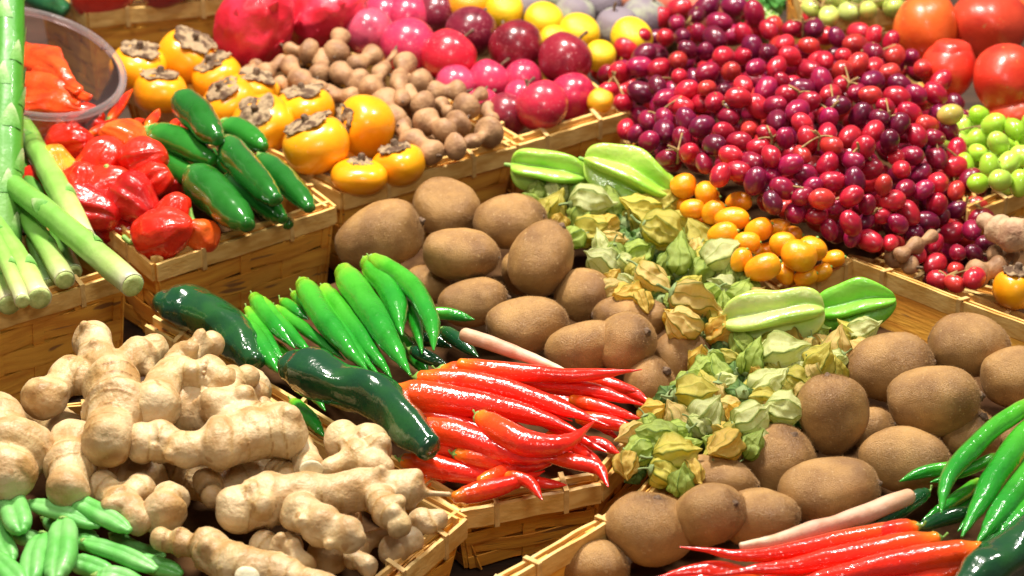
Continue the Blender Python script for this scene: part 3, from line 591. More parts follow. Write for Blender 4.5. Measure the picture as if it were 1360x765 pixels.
for look, pts, r, z in [('large glossy jalapeno on top', [(243, 135), (262, 152), (288, 184)], 23, .145), ('flat shiny jalapeno', [(206, 178), (240, 190), (282, 212)], 20, .125), ('dark jalapeno behind', [(300, 168), (325, 178), (350, 196)], 17, .120), ('long jalapeno running downhill', [(302, 194), (330, 226), (366, 266)], 22, .130),
   ('fat jalapeno nearest the habaneros', [(262, 236), (285, 258), (328, 298)], 28, .118), ('narrow jalapeno', [(305, 242), (340, 262), (376, 290)], 18, .112), ('jalapeno at the basket corner', [(350, 214), (380, 240), (412, 276)], 18, .118), ('low jalapeno at the left', [(204, 208), (236, 226), (262, 240)], 17, .108), ('pinched jalapeno in the gap', [(338, 270), (360, 286), (384, 300)], 14, .09), ('buried jalapeno', [(280, 210), (300, 222), (330, 240)], 18, .098)]:
    pod('jalapeno', 'jalapeno', 'dark green jalapenos', look, pts, r, z, 'jal', JP, 12, random.choice([(1, 1, 1), (.75, .85, .8), (1.2, 1.25, 1)]), lambda t, u: 1+.03*math.cos(3*t), .0015)
for look, pts, r, z in [('thin red bird chilli', [(146, 158), (160, 140), (176, 118)], 7, .12), ('tiny red chilli', [(196, 168), (205, 156), (212, 144)], 7, .12), ('small red chilli', [(120, 178), (140, 168), (158, 160)], 7, .12), ('small orange red chilli', [(224, 176), (232, 164), (242, 160)], 6, .11), ('little red chilli', [(96, 172), (120, 166), (146, 164)], 8, .11), ('short red chilli', [(168, 176), (180, 164), (192, 158)], 7, .112)]:
    pod('bird_chilli', 'red chilli', 'small red chillies behind the habaneros', look, pts, r, z, 'red', CHF, 8)

# habaneros: lumpy red lantern peppers
def habanero(x, y, a, b, ang, z, col, look):
    c = P(x, y, z); s = S(c); A = R(ang); ax = vec(math.cos(A), math.sin(A), .35)
    root = thing('habanero', where(look, x, y), 'habanero', c-Vector((0, 0, b*s)), 'wrinkled red lantern peppers')
    cr = lambda t, u: .84+.22*abs(math.cos(2*t+x+.8*u))**.5+.035*math.cos(9*t+y+2*u)
    pr = []
    for i in range(25):
        u = i/24; ph = math.pi*(.02+.96*u); h = -math.cos(ph); r_ = math.sin(ph)**.7*(1-.22*h)*(1+.07*math.sin(u*9+x))
        pr.append((a*s*h, b*s*r_))
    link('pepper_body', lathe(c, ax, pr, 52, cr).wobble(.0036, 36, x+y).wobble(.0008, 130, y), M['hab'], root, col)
    e = c-ax*(a*s*.95)
    link('stem', sweep([e+ax*.004, e-ax*.006, e-ax*.013+UP*.006], [.003, .002, .0024], 8, 8), M['cap'], root)
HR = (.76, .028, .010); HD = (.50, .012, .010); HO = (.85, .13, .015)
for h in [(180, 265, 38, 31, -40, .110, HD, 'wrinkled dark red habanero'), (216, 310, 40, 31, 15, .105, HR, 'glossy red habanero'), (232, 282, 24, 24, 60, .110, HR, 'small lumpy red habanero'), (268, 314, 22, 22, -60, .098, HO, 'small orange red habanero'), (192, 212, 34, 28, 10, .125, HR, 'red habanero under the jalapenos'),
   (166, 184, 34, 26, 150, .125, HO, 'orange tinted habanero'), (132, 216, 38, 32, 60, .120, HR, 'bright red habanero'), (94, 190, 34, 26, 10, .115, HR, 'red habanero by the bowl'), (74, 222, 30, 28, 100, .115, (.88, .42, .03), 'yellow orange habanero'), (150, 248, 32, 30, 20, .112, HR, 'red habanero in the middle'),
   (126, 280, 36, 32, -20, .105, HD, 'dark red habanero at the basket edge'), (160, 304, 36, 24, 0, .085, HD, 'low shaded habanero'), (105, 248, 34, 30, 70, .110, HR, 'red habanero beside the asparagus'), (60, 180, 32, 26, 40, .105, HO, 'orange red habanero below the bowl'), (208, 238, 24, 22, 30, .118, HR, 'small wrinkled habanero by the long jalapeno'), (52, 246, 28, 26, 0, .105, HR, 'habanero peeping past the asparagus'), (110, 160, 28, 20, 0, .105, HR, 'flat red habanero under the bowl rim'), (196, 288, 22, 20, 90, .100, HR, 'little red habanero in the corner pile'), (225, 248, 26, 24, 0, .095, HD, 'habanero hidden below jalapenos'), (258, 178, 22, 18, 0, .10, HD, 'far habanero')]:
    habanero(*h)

# asparagus
def asparagus(look, pts, r, z, prof, tint, leaves=8, cut=True, head=False):
    w = pts_of(pts, z); s = sum(S(q) for q in w)/len(w); L = len(prof)-1; m = len(w)
    q = [w[0]*2-w[1]]+w+[w[-1]*2-w[-2]]; dn = []
    for i in range(L+1):
        u = i/L*(m-1); k = min(int(u), m-2); t = u-k; a, b, c, d = q[k:k+4]
        dn.append(.5*((2*b)+(c-a)*t+(2*a-5*b+4*c-d)*t*t+(3*b-a-3*c+d)*t**3))
    px = pts[len(pts)//2]
    root = thing('asparagus_stalk', where(look, px[0], px[1]), 'asparagus', dn[L//2]-Vector((0, 0, r*s)), 'thick green asparagus stalks')
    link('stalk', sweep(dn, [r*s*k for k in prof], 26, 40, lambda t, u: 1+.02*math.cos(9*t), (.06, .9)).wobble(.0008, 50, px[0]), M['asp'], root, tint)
    if cut:
        d = (dn[0]-dn[1]).normalized(); rr = r*s*prof[0]*.93
        link('cut_end', lathe(dn[0]+d*(r*s*prof[0]*.06+.0006), d, [(-.001, rr), (0, rr*.97), (.0004, rr*.5), (.0001, rr*.05)], 22), M['aspcut'], root)
    for k in range(leaves):
        u = .3+.68*k/max(1, leaves-1) if not head else .02+.96*k/leaves
        i = u*L; i0 = min(int(i), L-1); f_ = i-i0
        c = dn[i0].lerp(dn[i0+1], f_); T = (dn[i0+1]-dn[i0]).normalized(); rr = r*s*(prof[i0]*(1-f_)+prof[i0+1]*f_)
        n, b = frame_of(T); t = k*2.39996; t += random.uniform(-.4, .4) if head else 0; N_ = n*math.cos(t)+b*math.sin(t)
        Ls = rr*(1.7 if not head else 1.35); ha = .75 if not head else random.uniform(.42, .7); vs = []; fs = []
        for ii in range(8):
            v = ii/7; wd = ha*math.sin(math.pi*(.5+.5*v))**.8 if v > 0 else ha
            wd = ha*(1-v)**.75
            for jj in range(5):
                aa = t+wd*(jj-2)/2; nn = n*math.cos(aa)+b*math.sin(aa)
                vs.append(c+T*(Ls*v)+nn*(rr*(1.03+(.06*math.sin(v*3) if not head else .07*v))))
        for ii in range(7):
            for jj in range(4): fs.append((ii*5+jj, ii*5+jj+1, ii*5+jj+6, ii*5+jj+5))
        m2 = len(vs); vs += [v-N_*.0007 for v in vs]; fs += [tuple(reversed([x+m2 for x in f])) for f in fs]
        link('scale_leaf', G().add(vs, fs, [min(1, (q % m2)//5/7) for q in range(len(vs))]), M['aspleaf'], root)
ST = (1,)*11
asparagus('asparagus stalk laid on top with a cut end', [(176, 379), (120, 330), (60, 280), (-10, 226)], 17, .135, (.95, .98, 1, 1, 1, 1, .98, .96, .94, .92, .9), (1, 1, 1), 5)
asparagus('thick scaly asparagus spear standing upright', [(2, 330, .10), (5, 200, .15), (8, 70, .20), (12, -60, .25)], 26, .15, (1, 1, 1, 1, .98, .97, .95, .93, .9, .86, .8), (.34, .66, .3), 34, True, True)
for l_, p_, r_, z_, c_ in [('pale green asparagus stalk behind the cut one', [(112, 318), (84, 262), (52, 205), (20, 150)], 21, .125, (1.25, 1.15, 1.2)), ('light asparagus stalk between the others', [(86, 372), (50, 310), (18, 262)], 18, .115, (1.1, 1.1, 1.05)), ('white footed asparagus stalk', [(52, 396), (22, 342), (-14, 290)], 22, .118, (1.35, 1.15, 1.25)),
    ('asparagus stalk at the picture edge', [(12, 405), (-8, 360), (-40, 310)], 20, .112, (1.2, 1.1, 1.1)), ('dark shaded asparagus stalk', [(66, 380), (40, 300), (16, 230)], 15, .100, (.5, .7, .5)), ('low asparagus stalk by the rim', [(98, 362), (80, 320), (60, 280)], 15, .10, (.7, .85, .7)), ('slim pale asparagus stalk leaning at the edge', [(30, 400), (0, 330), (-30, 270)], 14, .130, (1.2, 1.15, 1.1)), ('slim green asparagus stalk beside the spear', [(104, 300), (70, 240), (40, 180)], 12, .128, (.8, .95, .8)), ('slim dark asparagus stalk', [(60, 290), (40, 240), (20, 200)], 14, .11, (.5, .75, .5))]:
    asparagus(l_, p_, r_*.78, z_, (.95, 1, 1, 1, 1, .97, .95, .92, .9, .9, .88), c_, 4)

# ------------------------------------------------------------------ plastic bowl with red pepper pieces
bc = P(36, 84, .165); s = S(bc); n_ = (vec(0, 0, 1)*.55 + vec(.34, .94, 0)*.83).normalized()
Rb = 126*s; Hb = Rb*.9
pr = [(-Hb, Rb*.30), (-Hb*.98, Rb*.52), (-Hb*.85, Rb*.68), (-Hb*.5, Rb*.85), (-Hb*.15, Rb*.95), (-.004, Rb*.98), (-.001, Rb*1.03), (.002, Rb*1.045), (.004, Rb*1.03), (.003, Rb*.985), (-.004, Rb*.962), (-Hb*.15, Rb*.935), (-Hb*.5, Rb*.835), (-Hb*.84, Rb*.665), (-Hb*.965, Rb*.50), (-Hb*.975, Rb*.05)]
pr = [(h, r if h < -.0041 else min(r, Rb*.985)) for h, r in pr]; g = lathe(bc, n_, pr, 64)
bowl = tag(link('plastic_bowl', g, M['plastic']), 'clear round plastic bowl tipped among the red peppers', 'bowl')
n1, n2 = frame_of(n_)
lp = [bc+n_*.0015+(n1*math.cos(t)+n2*math.sin(t))*Rb*1.015 for t in [2*math.pi*k/72 for k in range(73)]]
link('rim', sweep(lp, [.0034]*73, 12, 144, None, (0, 0)), M['plasticrim'], bowl)
for look, pts, r, z in [('long orange red pepper strip in the bowl', [(20, 70), (60, 88), (100, 124)], 20, .12), ('broad red pepper strip in the bowl', [(18, 112), (60, 122), (104, 140)], 19, .112), ('orange pepper strip low in the bowl', [(22, 140), (70, 136), (112, 146)], 15, .11), ('ragged orange red pepper strip at the bowl side', [(48, 100), (84, 112), (118, 134)], 13, .118), ('pepper strip under the spear in the bowl', [(-10, 90), (20, 105), (60, 110)], 22, .10)]:
    w = pts_of(pts, z+.03); g = sweep(w, [r*S(w[0])*.8, r*S(w[0]), r*S(w[0])*.35], 20, 24, lambda t, u: 1+.25*math.cos(2*t)+.08*math.cos(5*t)).wobble(.005, 34, pts[0][1]).wobble(.0016, 110, 3)
    tag(link('pepper_strip', g, M['hab'], None, (.82, .085, .012)), look, 'pepper piece', 'red pepper pieces in the clear bowl')

# ------------------------------------------------------------------ tamarind pods
def tamarind(look, pts, z=.105):
    w = pts_of([(p[0], p[1]) for p in pts], z); prs = [p[2] for p in pts]; s = S(w[0]); P_ = []; Rr = []
    for i in range(len(w)):
        P_.append(w[i]); Rr.append(prs[i]*s*1.07)
        if i < len(w)-1: P_.append((w[i]+w[i+1])/2); Rr.append(min(prs[i], prs[i+1])*s*.72)
    root = thing('tamarind_pod', where(look, pts[0][0], pts[0][1]), 'tamarind pod', w[0]-Vector((0, 0, Rr[0])), 'brown tamarind pods')
    link('shell', sweep(P_, Rr, 18, 36, None, (.9, .9)).wobble(.002, 60, pts[0][0]), M['tam'], root)
    d = (P_[-1]-P_[-2]).normalized(); e = P_[-1]+d*Rr[-1]*.7
    link('stalk', sweep([e, e+d*.006+UP*.002], [.0016, .001], 6, 5), M['nub'], root)
for l_, p_, z_ in [('dark knobbed tamarind pod', [(408, 68, 16), (386, 64, 9)], .118), ('upright tamarind pod', [(452, 48, 12), (446, 70, 17)], .118), ('tamarind pod by the big dragon fruit', [(352, 96, 13), (376, 84, 11), (392, 80, 8)], .108), ('long tapering tamarind pod', [(385, 88, 13), (398, 106, 15), (424, 118, 12)], .112), ('short tamarind pod', [(430, 80, 16), (424, 98, 14)], .11), ('rounded tamarind pod', [(495, 74, 14), (472, 86, 13)], .112), ('pointed tamarind pod', [(492, 118, 16), (508, 92, 11), (523, 70, 5)], .118),
   ('lumpy tamarind pod', [(452, 98, 15), (476, 108, 16)], .112), ('tamarind pod with a round head', [(538, 84, 15), (530, 108, 12), (534, 132, 9)], .12), ('two lobed tamarind pod', [(556, 110, 19), (530, 104, 12)], .114), ('oblong tamarind pod', [(436, 126, 13), (468, 130, 14)], .106), ('swollen tamarind pod', [(512, 136, 20), (524, 160, 17)], .11), ('ball ended tamarind pod', [(561, 138, 17), (542, 124, 12)], .114), ('smooth tamarind pod', [(578, 122, 15), (608, 122, 14)], .108), ('tamarind pod with a thin neck', [(620, 141, 18), (640, 124, 8)], .112),
   ('three lobed tamarind pod', [(568, 162, 19), (592, 172, 15), (608, 164, 18)], .112), ('curved tamarind pod', [(532, 166, 14), (548, 188, 17), (572, 202, 16)], .106), ('large jointed tamarind pod', [(607, 195, 18), (628, 188, 11), (648, 177, 21)], .108), ('small far tamarind pod', [(340, 90, 11), (330, 96, 10)], .105), ('tiny tamarind lobe', [(586, 140, 11), (594, 148, 9)], .105), ('plain tamarind pod', [(500, 116, 14), (478, 122, 12)], .104), ('tamarind pod at the basket rim', [(646, 146, 11), (652, 158, 10)], .1), ('tamarind pod in shadow', [(388, 118, 13), (372, 112, 12)], .10), ('low tamarind pod', [(590, 184, 14), (572, 180, 12)], .088), ('buried tamarind pod', [(545, 145, 14), (560, 156, 13)], .088),('dim tamarind pod', [(470, 140, 13), (490, 150, 13)], .09),
   ('brown pod below the red grapes', [(1198, 338, 11), (1216, 326, 12), (1238, 314, 8)], .098), ('dark brown pod beside the raised rim', [(1188, 342, 14), (1210, 352, 12)], .088), ('reddish brown pod near the lone persimmon', [(1300, 362, 18), (1326, 356, 16)], .085), ('brown pod under the galangal', [(1342, 335, 14), (1320, 338, 12)], .085)]:
    tamarind(l_, p_, z_)

# ------------------------------------------------------------------ starfruit
def starfruit(x, y, a, b, ang, tilt, z, col, roll, look):
    c = P(x, y, z); s = S(c); A = R(ang); T = R(tilt); ax = vec(math.cos(A)*math.cos(T), math.sin(A)*math.cos(T), math.sin(T))
    root = thing('starfruit', where(look, x, y), 'starfruit', c-Vector((0, 0, b*s)), 'light green starfruits')
    cr = lambda t, u: .48+.58*abs(math.cos(2.5*(t+roll+.13*math.sin(u*4+x))))**2.4+.03*noise.noise(Vector((u*6, math.cos(t)*2, x)))
    pr = []
    for i in range(29):
        ph = math.pi*(.03+.94*i/28); h = -math.cos(ph); pr.append((a*s*h, b*s*math.sin(ph)**.75*(1+.06*math.sin(h*4+x))))
    g = lathe(c, ax, pr, 80, cr).wobble(.004, 32, x)
    for i in range(len(pr)*80): g.a[i] = min(1, max(0, (cr(2*math.pi*(i % 80)/80, (i//80)/28)-.55)/.47))
    link('fruit_body', g, M['star'], root, col)
    e = c-ax*(a*s*.97); link('stem', sweep([e+ax*.003, e-ax*.005], [.0022, .0016], 8, 5), M['cap'], root)
starfruit(728, 228, 52, 33, -10, 8, .115, (.42, .66, .12), .2, 'crinkled light green starfruit')
starfruit(836, 236, 66, 38, -22, 10, .12, (.50, .66, .14), .55, 'large smooth light green starfruit')
starfruit(1028, 418, 68, 40, 5, 8, .118, (.62, .68, .26), .5, 'pale yellow green starfruit')
starfruit(1137, 405, 52, 34, 10, 10, .11, (.26, .62, .08), .3, 'bright green starfruit')

# ------------------------------------------------------------------ kumquats
kq = [(908, 247, 18, 17, 0), (938, 257, 15, 17, 20), (920, 278, 17, 14, 0), (903, 272, 13, 12, 0), (948, 282, 18, 16, 30), (981, 268, 18, 14, 10), (972, 291, 24, 16, 0), (1008, 305, 20, 16, 25), (960, 310, 21, 15, 10), (992, 322, 18, 15, 0), (984, 345, 17, 14, 60), (1013, 355, 25, 19, 20), (1061, 340, 21, 25, 70), (1040, 324, 18, 17, 0), (1080, 330, 16, 20, 70), (1042, 364, 16, 13, 110), (1107, 344, 16, 12, 10), (985, 368, 15, 12, 0), (1002, 334, 17, 13, 0), (955, 333, 15, 12, 0), (1090, 362, 16, 12, 30), (1034, 303, 16, 13, 0), (930, 298, 15, 13, 0), (1070, 368, 16, 12, 20), (945, 262, 12, 12, 0), (1020, 335, 15, 13, 0), (1052, 312, 15, 12, 0)]
shades = ['round orange', 'long orange', 'yellow orange', 'small orange', 'shiny orange']
for i, (x, y, a, b, ang) in enumerate(kq):
    z = (.122 if min(a, b) > 13 else .105); c = P(x, y, z); s = S(c); A = R(ang); lk = ('long' if a > 1.35*b else 'small' if max(a, b) < 16 else 'plump' if a > 19 or b > 19 else 'rounded')+' orange kumquat'
    root = thing('kumquat', where(lk, x, y), 'kumquat', c-Vector((0, 0, b*s)), 'orange kumquats')
    ax = vec(math.cos(A), math.sin(A), .25)
    link('fruit_body', egg(c, ax, a*s, b*s, .06, 24, 18, .9).wobble(.0008, 60, i), M['kumquat'], root)
    e = c+ax*(a*s*.98); link('stem_end', lathe(e, ax, [(-.0008, .0016), (.0006, .0013), (.0012, .0003)], 8), M['cap'], root)

# ------------------------------------------------------------------ grapes: each bunch a thing, each grape a part
def inside(x, y, poly):
    r = False; j = len(poly)-1
    for i in range(len(poly)):
        if (poly[i][1] > y) != (poly[j][1] > y) and x < (poly[j][0]-poly[i][0])*(y-poly[i][1])/(poly[j][1]-poly[i][1])+poly[i][0]: r = not r
        j = i
    return r
GM = {}
def grape_mesh(key, mt, k):
    if key not in GM:
        g = egg(Vector(), Vector((0, 0, 1)), 1.22, .93, .05, 20, 14, .95).wobble(.05, 1.2, k)
        GM[key] = to_mesh('grape', g, M[mt])
    return GM[key]
def bunches(poly, rpx, gap, centres, labels, zf, layers, mt, cols, grp, name='grape_bunch', maxn=96, weights=None, skipfill=0):
    pts = []
    x0, x1 = min(p[0] for p in poly), max(p[0] for p in poly); y0, y1 = min(p[1] for p in poly), max(p[1] for p in poly)
    for li, dz in enumerate(layers):
        lay = []
        for t in range(9000):
            x = random.uniform(x0, x1); y = random.uniform(y0, y1)
            if not inside(x, y, poly): continue
            gp = gap*(1 if li == 0 else 1.18)
            if all((x-a)**2+((y-b)*1.25)**2 > gp*gp for a, b in lay): lay.append((x, y))
        pts += [(x, y, zf(x, y)+dz+random.uniform(-.006, .006), li) for x, y in lay]
    W = np.array([list(P(x, y, z)) for x, y, z, l in pts]); rr = np.array([rpx*random.uniform(.82, 1.12)*S(Vector(w)) for w in W])
    for it in range(40):                              # push overlapping grapes apart
        d = W[:, None]-W[None]; L = np.linalg.norm(d, axis=2)+np.eye(len(W)); need = (rr[:, None]+rr[None])*.97
        ov = np.clip(need-L, 0, None); np.fill_diagonal(ov, 0)
        W += (d/L[..., None]*ov[..., None]).sum(1)*.22
    C = np.array([list(P(a, b, zf(a, b))) for a, b in centres]); D = np.linalg.norm(W[:, None]-C[None], axis=2); own = D.argmin(1)
    for ci in range(len(centres)):
        idx = [i for i in np.argsort(D[:, ci]) if own[i] == ci]
        if not idx: continue
        idx = sorted(idx, key=lambda i: pts[i][3])[:maxn]
        base = Vector((C[ci][0], C[ci][1], float(min(W[i][2] for i in idx)-rpx*S(Vector(C[ci])))))
        root = thing(name, labels[ci], 'grapes', base, grp)
        for i in idx:
            o = bpy.data.objects.new('grape', grape_mesh((mt, i % 4), mt, i % 4)); COL.objects.link(o); o.parent = root
            o.location = Vector(W[i])-base; r = rr[i]; o.scale = (r, r, r)
            o.rotation_euler = (random.uniform(0, 3.1), random.uniform(0, 3.1), random.uniform(0, 6))
            c = random.choice(cols); k = random.uniform(.8, 1.2); o.color = (c[0]*k, c[1]*k, c[2]*k, 1)
        top = [i for i in idx if pts[i][3] == 0]; random.shuffle(top); up = Vector((0, 0, 1))
        for i in top[:3]:                             # short forked stalks rising between the grapes
            st = G(); w = Vector(W[i]); r = rr[i]; nb = sorted(idx, key=lambda k: (Vector(W[k])-w).length)[1:4]
            q = (w+Vector(W[nb[0]]))/2+up*r*.55
            st.merge(sweep([q-up*r*1.4, q, q+up*.005+RT*random.uniform(-.008, .008)], [.0014, .0012, .0011], 6, 8))
            for k in [i]+nb[:2]:
                e = Vector(W[k])+up*rr[k]*.9; st.merge(sweep([q, (q+e)/2+up*.001, e], [.0009, .0007, .0011], 6, 8))
            link('stem', st, M['gstem'], root)
gp = [(795, 95), (812, 70), (880, 20), (905, 0), (985, 12), (1050, 35), (1075, 15), (1095, 45), (1150, 42), (1195, 55), (1220, 75), (1252, 105), (1275, 150), (1280, 220), (1305, 262), (1308, 335), (1292, 378), (1245, 376), (1215, 348), (1160, 322), (1110, 312), (1075, 288), (1020, 272), (995, 245), (935, 222), (888, 215), (868, 198), (830, 172), (842, 150), (806, 125)]
def gz(x, y):
    u = ((x-1050)/280)**2+((y-160)/210)**2
    return .085+.075*max(0, 1-u)
RC = [(.40, .009, .028), (.50, .013, .03), (.28, .007, .032), (.13, .005, .024), (.57, .02, .033), (.53, .035, .026), (.32, .009, .052), (.18, .006, .038)]
bunches(gp, 14.6, 21.5, [(880, 110), (975, 70), (1000, 180), (1100, 110), (1130, 210), (1200, 140), (1235, 290), (1070, 260)],
        ['bunch of red grapes beside the lemons and plums', 'bunch of red grapes at the top below the peaches', 'bunch of dark red grapes above the kumquats and large starfruit', 'bunch of bright red grapes at the back middle of the heap', 'bunch of purple red grapes in the middle of the heap',
         'bunch of red grapes in front of the crowned pomegranate', 'bunch of loose red grapes hanging behind the raised basket corner', 'bunch of dark grapes directly behind the orange kumquats'], gz, (0, -.024, -.046), 'grape', RC, 'red grape bunches heaped together')
bunches([(1272, 170), (1300, 150), (1345, 158), (1400, 165), (1400, 232), (1330, 250), (1300, 252), (1276, 225)], 15.5, 22, [(1325, 205)], ['bunch of bright green grapes under the red pomegranates'], lambda x, y: .10+.02*max(0, 1-abs(x-1330)/70), (0, -.022), 'ggrape', [(.42, .66, .06), (.50, .72, .10), (.36, .60, .04)], 'green grape bunches')
bunches([(1078, -20), (1200, -30), (1195, 10), (1120, 22), (1076, 24)], 15, 24, [(1130, 0)], ['bunch of pale green grapes in the back basket'], lambda x, y: .115, (0, -.02), 'ggrape', [(.62, .70, .22), (.58, .66, .16)], 'green grape bunches')
o = egg(P(1262, 152, .135), vec(1, .2, 0), 18*S(P(1262, 152, .135)), 14*S(P(1262, 152, .135)))
tag(link('loose_grape', o, M['ggrape'], None, (.52, .40, .10)), 'single yellowish grape between the red and green grapes', 'grape')
# leafy green heads behind the grapes
def leafhead(x, y, r, label, mt='leaf', col=None):
    c = P(x, y, .10); s = S(c); root = thing('lettuce_head', label, 'lettuce', c-Vector((0, 0, r*s)))
    for k in range(14):
        t = k*2.4; el = .2+.9*(k % 5)/5; d = Vector((math.cos(t)*math.cos(el), math.sin(t)*math.cos(el), math.sin(el))); n, b = frame_of(d)
        vs = []; fs = []
        for i in range(9):
            for j in range(9):
                a, bb = (i-4)/4, (j-4)/4; rr = math.hypot(a, bb)
                vs.append(c+d*(r*s*(.75-.35*rr*rr)+.003*math.sin(a*6+k)+.003*math.cos(bb*7))+n*(a*r*s*.8)+b*(bb*r*s*.8))
        for i in range(8):
            for j in range(8): fs.append((i*9+j, i*9+j+1, (i+1)*9+j+1, (i+1)*9+j))
        m = len(vs); vs += [v-d*.0008 for v in vs]; fs += [tuple(reversed([q+m for q in f])) for f in fs]
        link('leaf', G().add(vs, fs), M[mt], root, col)
leafhead(1008, 2, 34, 'green leafy head at the top behind the red grapes')
leafhead(1016, 36, 22, 'pale whitish green head tucked behind the red grapes', 'star', (.55, .68, .35))

# ------------------------------------------------------------------ ginger: arms grown together into one knobbly root
def knobby(name, cat, grp, label, arms, mt, voxel=.0013, wob=.0035, ring=True, cuts=(), smooth=10):
    g = G(); axis_pts = []; rb = random.Random(label)
    for arm in arms:
        z0 = arm[0]; pts = arm[1]; w = [P(p[0], p[1], p[3] if len(p) > 3 else z0) for p in pts]; s = S(w[0]); rad = [p[2]*s for p in pts]
        Ln = sum((w[i+1]-w[i]).length for i in range(len(w)-1)) if len(w) > 1 else 0
        if ring and len(w) > 1:                        # swollen joints with waists between them
            w2 = []; r2 = []
            for i in range(len(w)):
                w2.append(w[i]); r2.append(rad[i]*rb.uniform(1.0, 1.1))
                if i < len(w)-1: w2.append((w[i]+w[i+1])/2+vec(rb.uniform(-1, 1), rb.uniform(-1, 1), 0)*rad[i]*.10); r2.append(min(rad[i], rad[i+1])*rb.uniform(.86, .98))
            w, rad = w2, r2
        if len(w) == 1: w = [w[0]-RT*rad[0]*.25, w[0]+RT*rad[0]*.25]; rad = rad*2; Ln = rad[0]*.5
        k = max(1., Ln/.010); run = 0.
        g.merge(sweep(w, rad, 20, max(24, int(k*6)), None, (.85, .85)))
        for i in range(len(w)-1):
            sl = (w[i+1]-w[i]).length
            for q in range(12): axis_pts.append((w[i].lerp(w[i+1], q/12), run+sl*q/12))
            run += sl
            if ring and rad[i] > .009 and rb.random() < .42:      # buds and stubs along the arm
                c = w[i].lerp(w[i+1], rb.uniform(.2, .9)); d = vec(rb.uniform(-1, 1), rb.uniform(-.6, 1), rb.uniform(.1, 1)); r_ = (rad[i]+rad[i+1])/2
                L_ = rb.uniform(.95, 1.35); g.merge(sweep([c, c+d*r_*.7*L_, c+d*r_*1.05*L_], [r_*.8, r_*.58, r_*rb.uniform(.30, .46)], 14, 12, None, (.8, .7)))
        axis_pts.append((w[-1], run))
    me = to_mesh('tmp', g, M[mt]); ob = bpy.data.objects.new('tmp', me); COL.objects.link(ob)
    md = ob.modifiers.new('r', 'REMESH'); md.mode = 'VOXEL'; md.voxel_size = voxel
    sm = ob.modifiers.new('s', 'SMOOTH'); sm.iterations = smooth; sm.factor = .5
    dg = bpy.context.evaluated_depsgraph_get(); ev = ob.evaluated_get(dg); m2 = ev.to_mesh()
    V = np.array([v.co for v in m2.vertices]); N = [v.normal.copy() for v in m2.vertices]; Fs = [tuple(p.vertices) for p in m2.polygons]
    ev.to_mesh_clear(); bpy.data.objects.remove(ob); bpy.data.meshes.remove(me)
    A = np.array([list(c[0])+[c[1]] for c in axis_pts]); near = np.empty(len(V), int)
    for k in range(0, len(V), 4000): near[k:k+4000] = ((V[k:k+4000, None, :]-A[None, :, :3])**2).sum(2).argmin(1)
    pos = A[near, 3]
    sd = Vector((pts[0][0]*.37, pts[0][1]*.11, 0)); out = []; al = []
    for v, n, u in zip(V, N, pos):
        v = Vector(v); u = u/.0105+.35*noise.noise(v*60+sd)
        rg = math.exp(-((u % 1)-.5)**2/.006)*max(0, min(1, .5+1.6*noise.noise(v*35+sd*2)))
        d = wob*1.1*noise.noise(v*34+sd)+wob*.34*noise.noise(v*90+sd)+wob*.08*noise.noise(v*260+sd)+.0007*rg*(1 if ring else 0)
        out.append(v+n*d); al.append(min(1, max(0, .9*rg+.6*max(0, noise.noise(v*45+sd*3)))))
    root = thing(name, label, cat, Vector((sum(v.x for v in out)/len(out), sum(v.y for v in out)/len(out), min(v.z for v in out))), grp)
    link('root_body', G().add(out, Fs, al), M[mt], root)
    for x, y, z, r, ax in cuts:
        c = P(x, y, z); s = S(c); a = vec(*ax)
        link('cut_face', lathe(c, a, [(-.002, r*s*.96), (0, r*s), (.0008, r*s*.94), (.001, r*s*.5), (.0007, r*s*.05)], 22, lambda t, u: 1+.05*math.cos(3*t+x)), M['gincut'], root)
GI = 'pale ginger roots heaped in the basket'
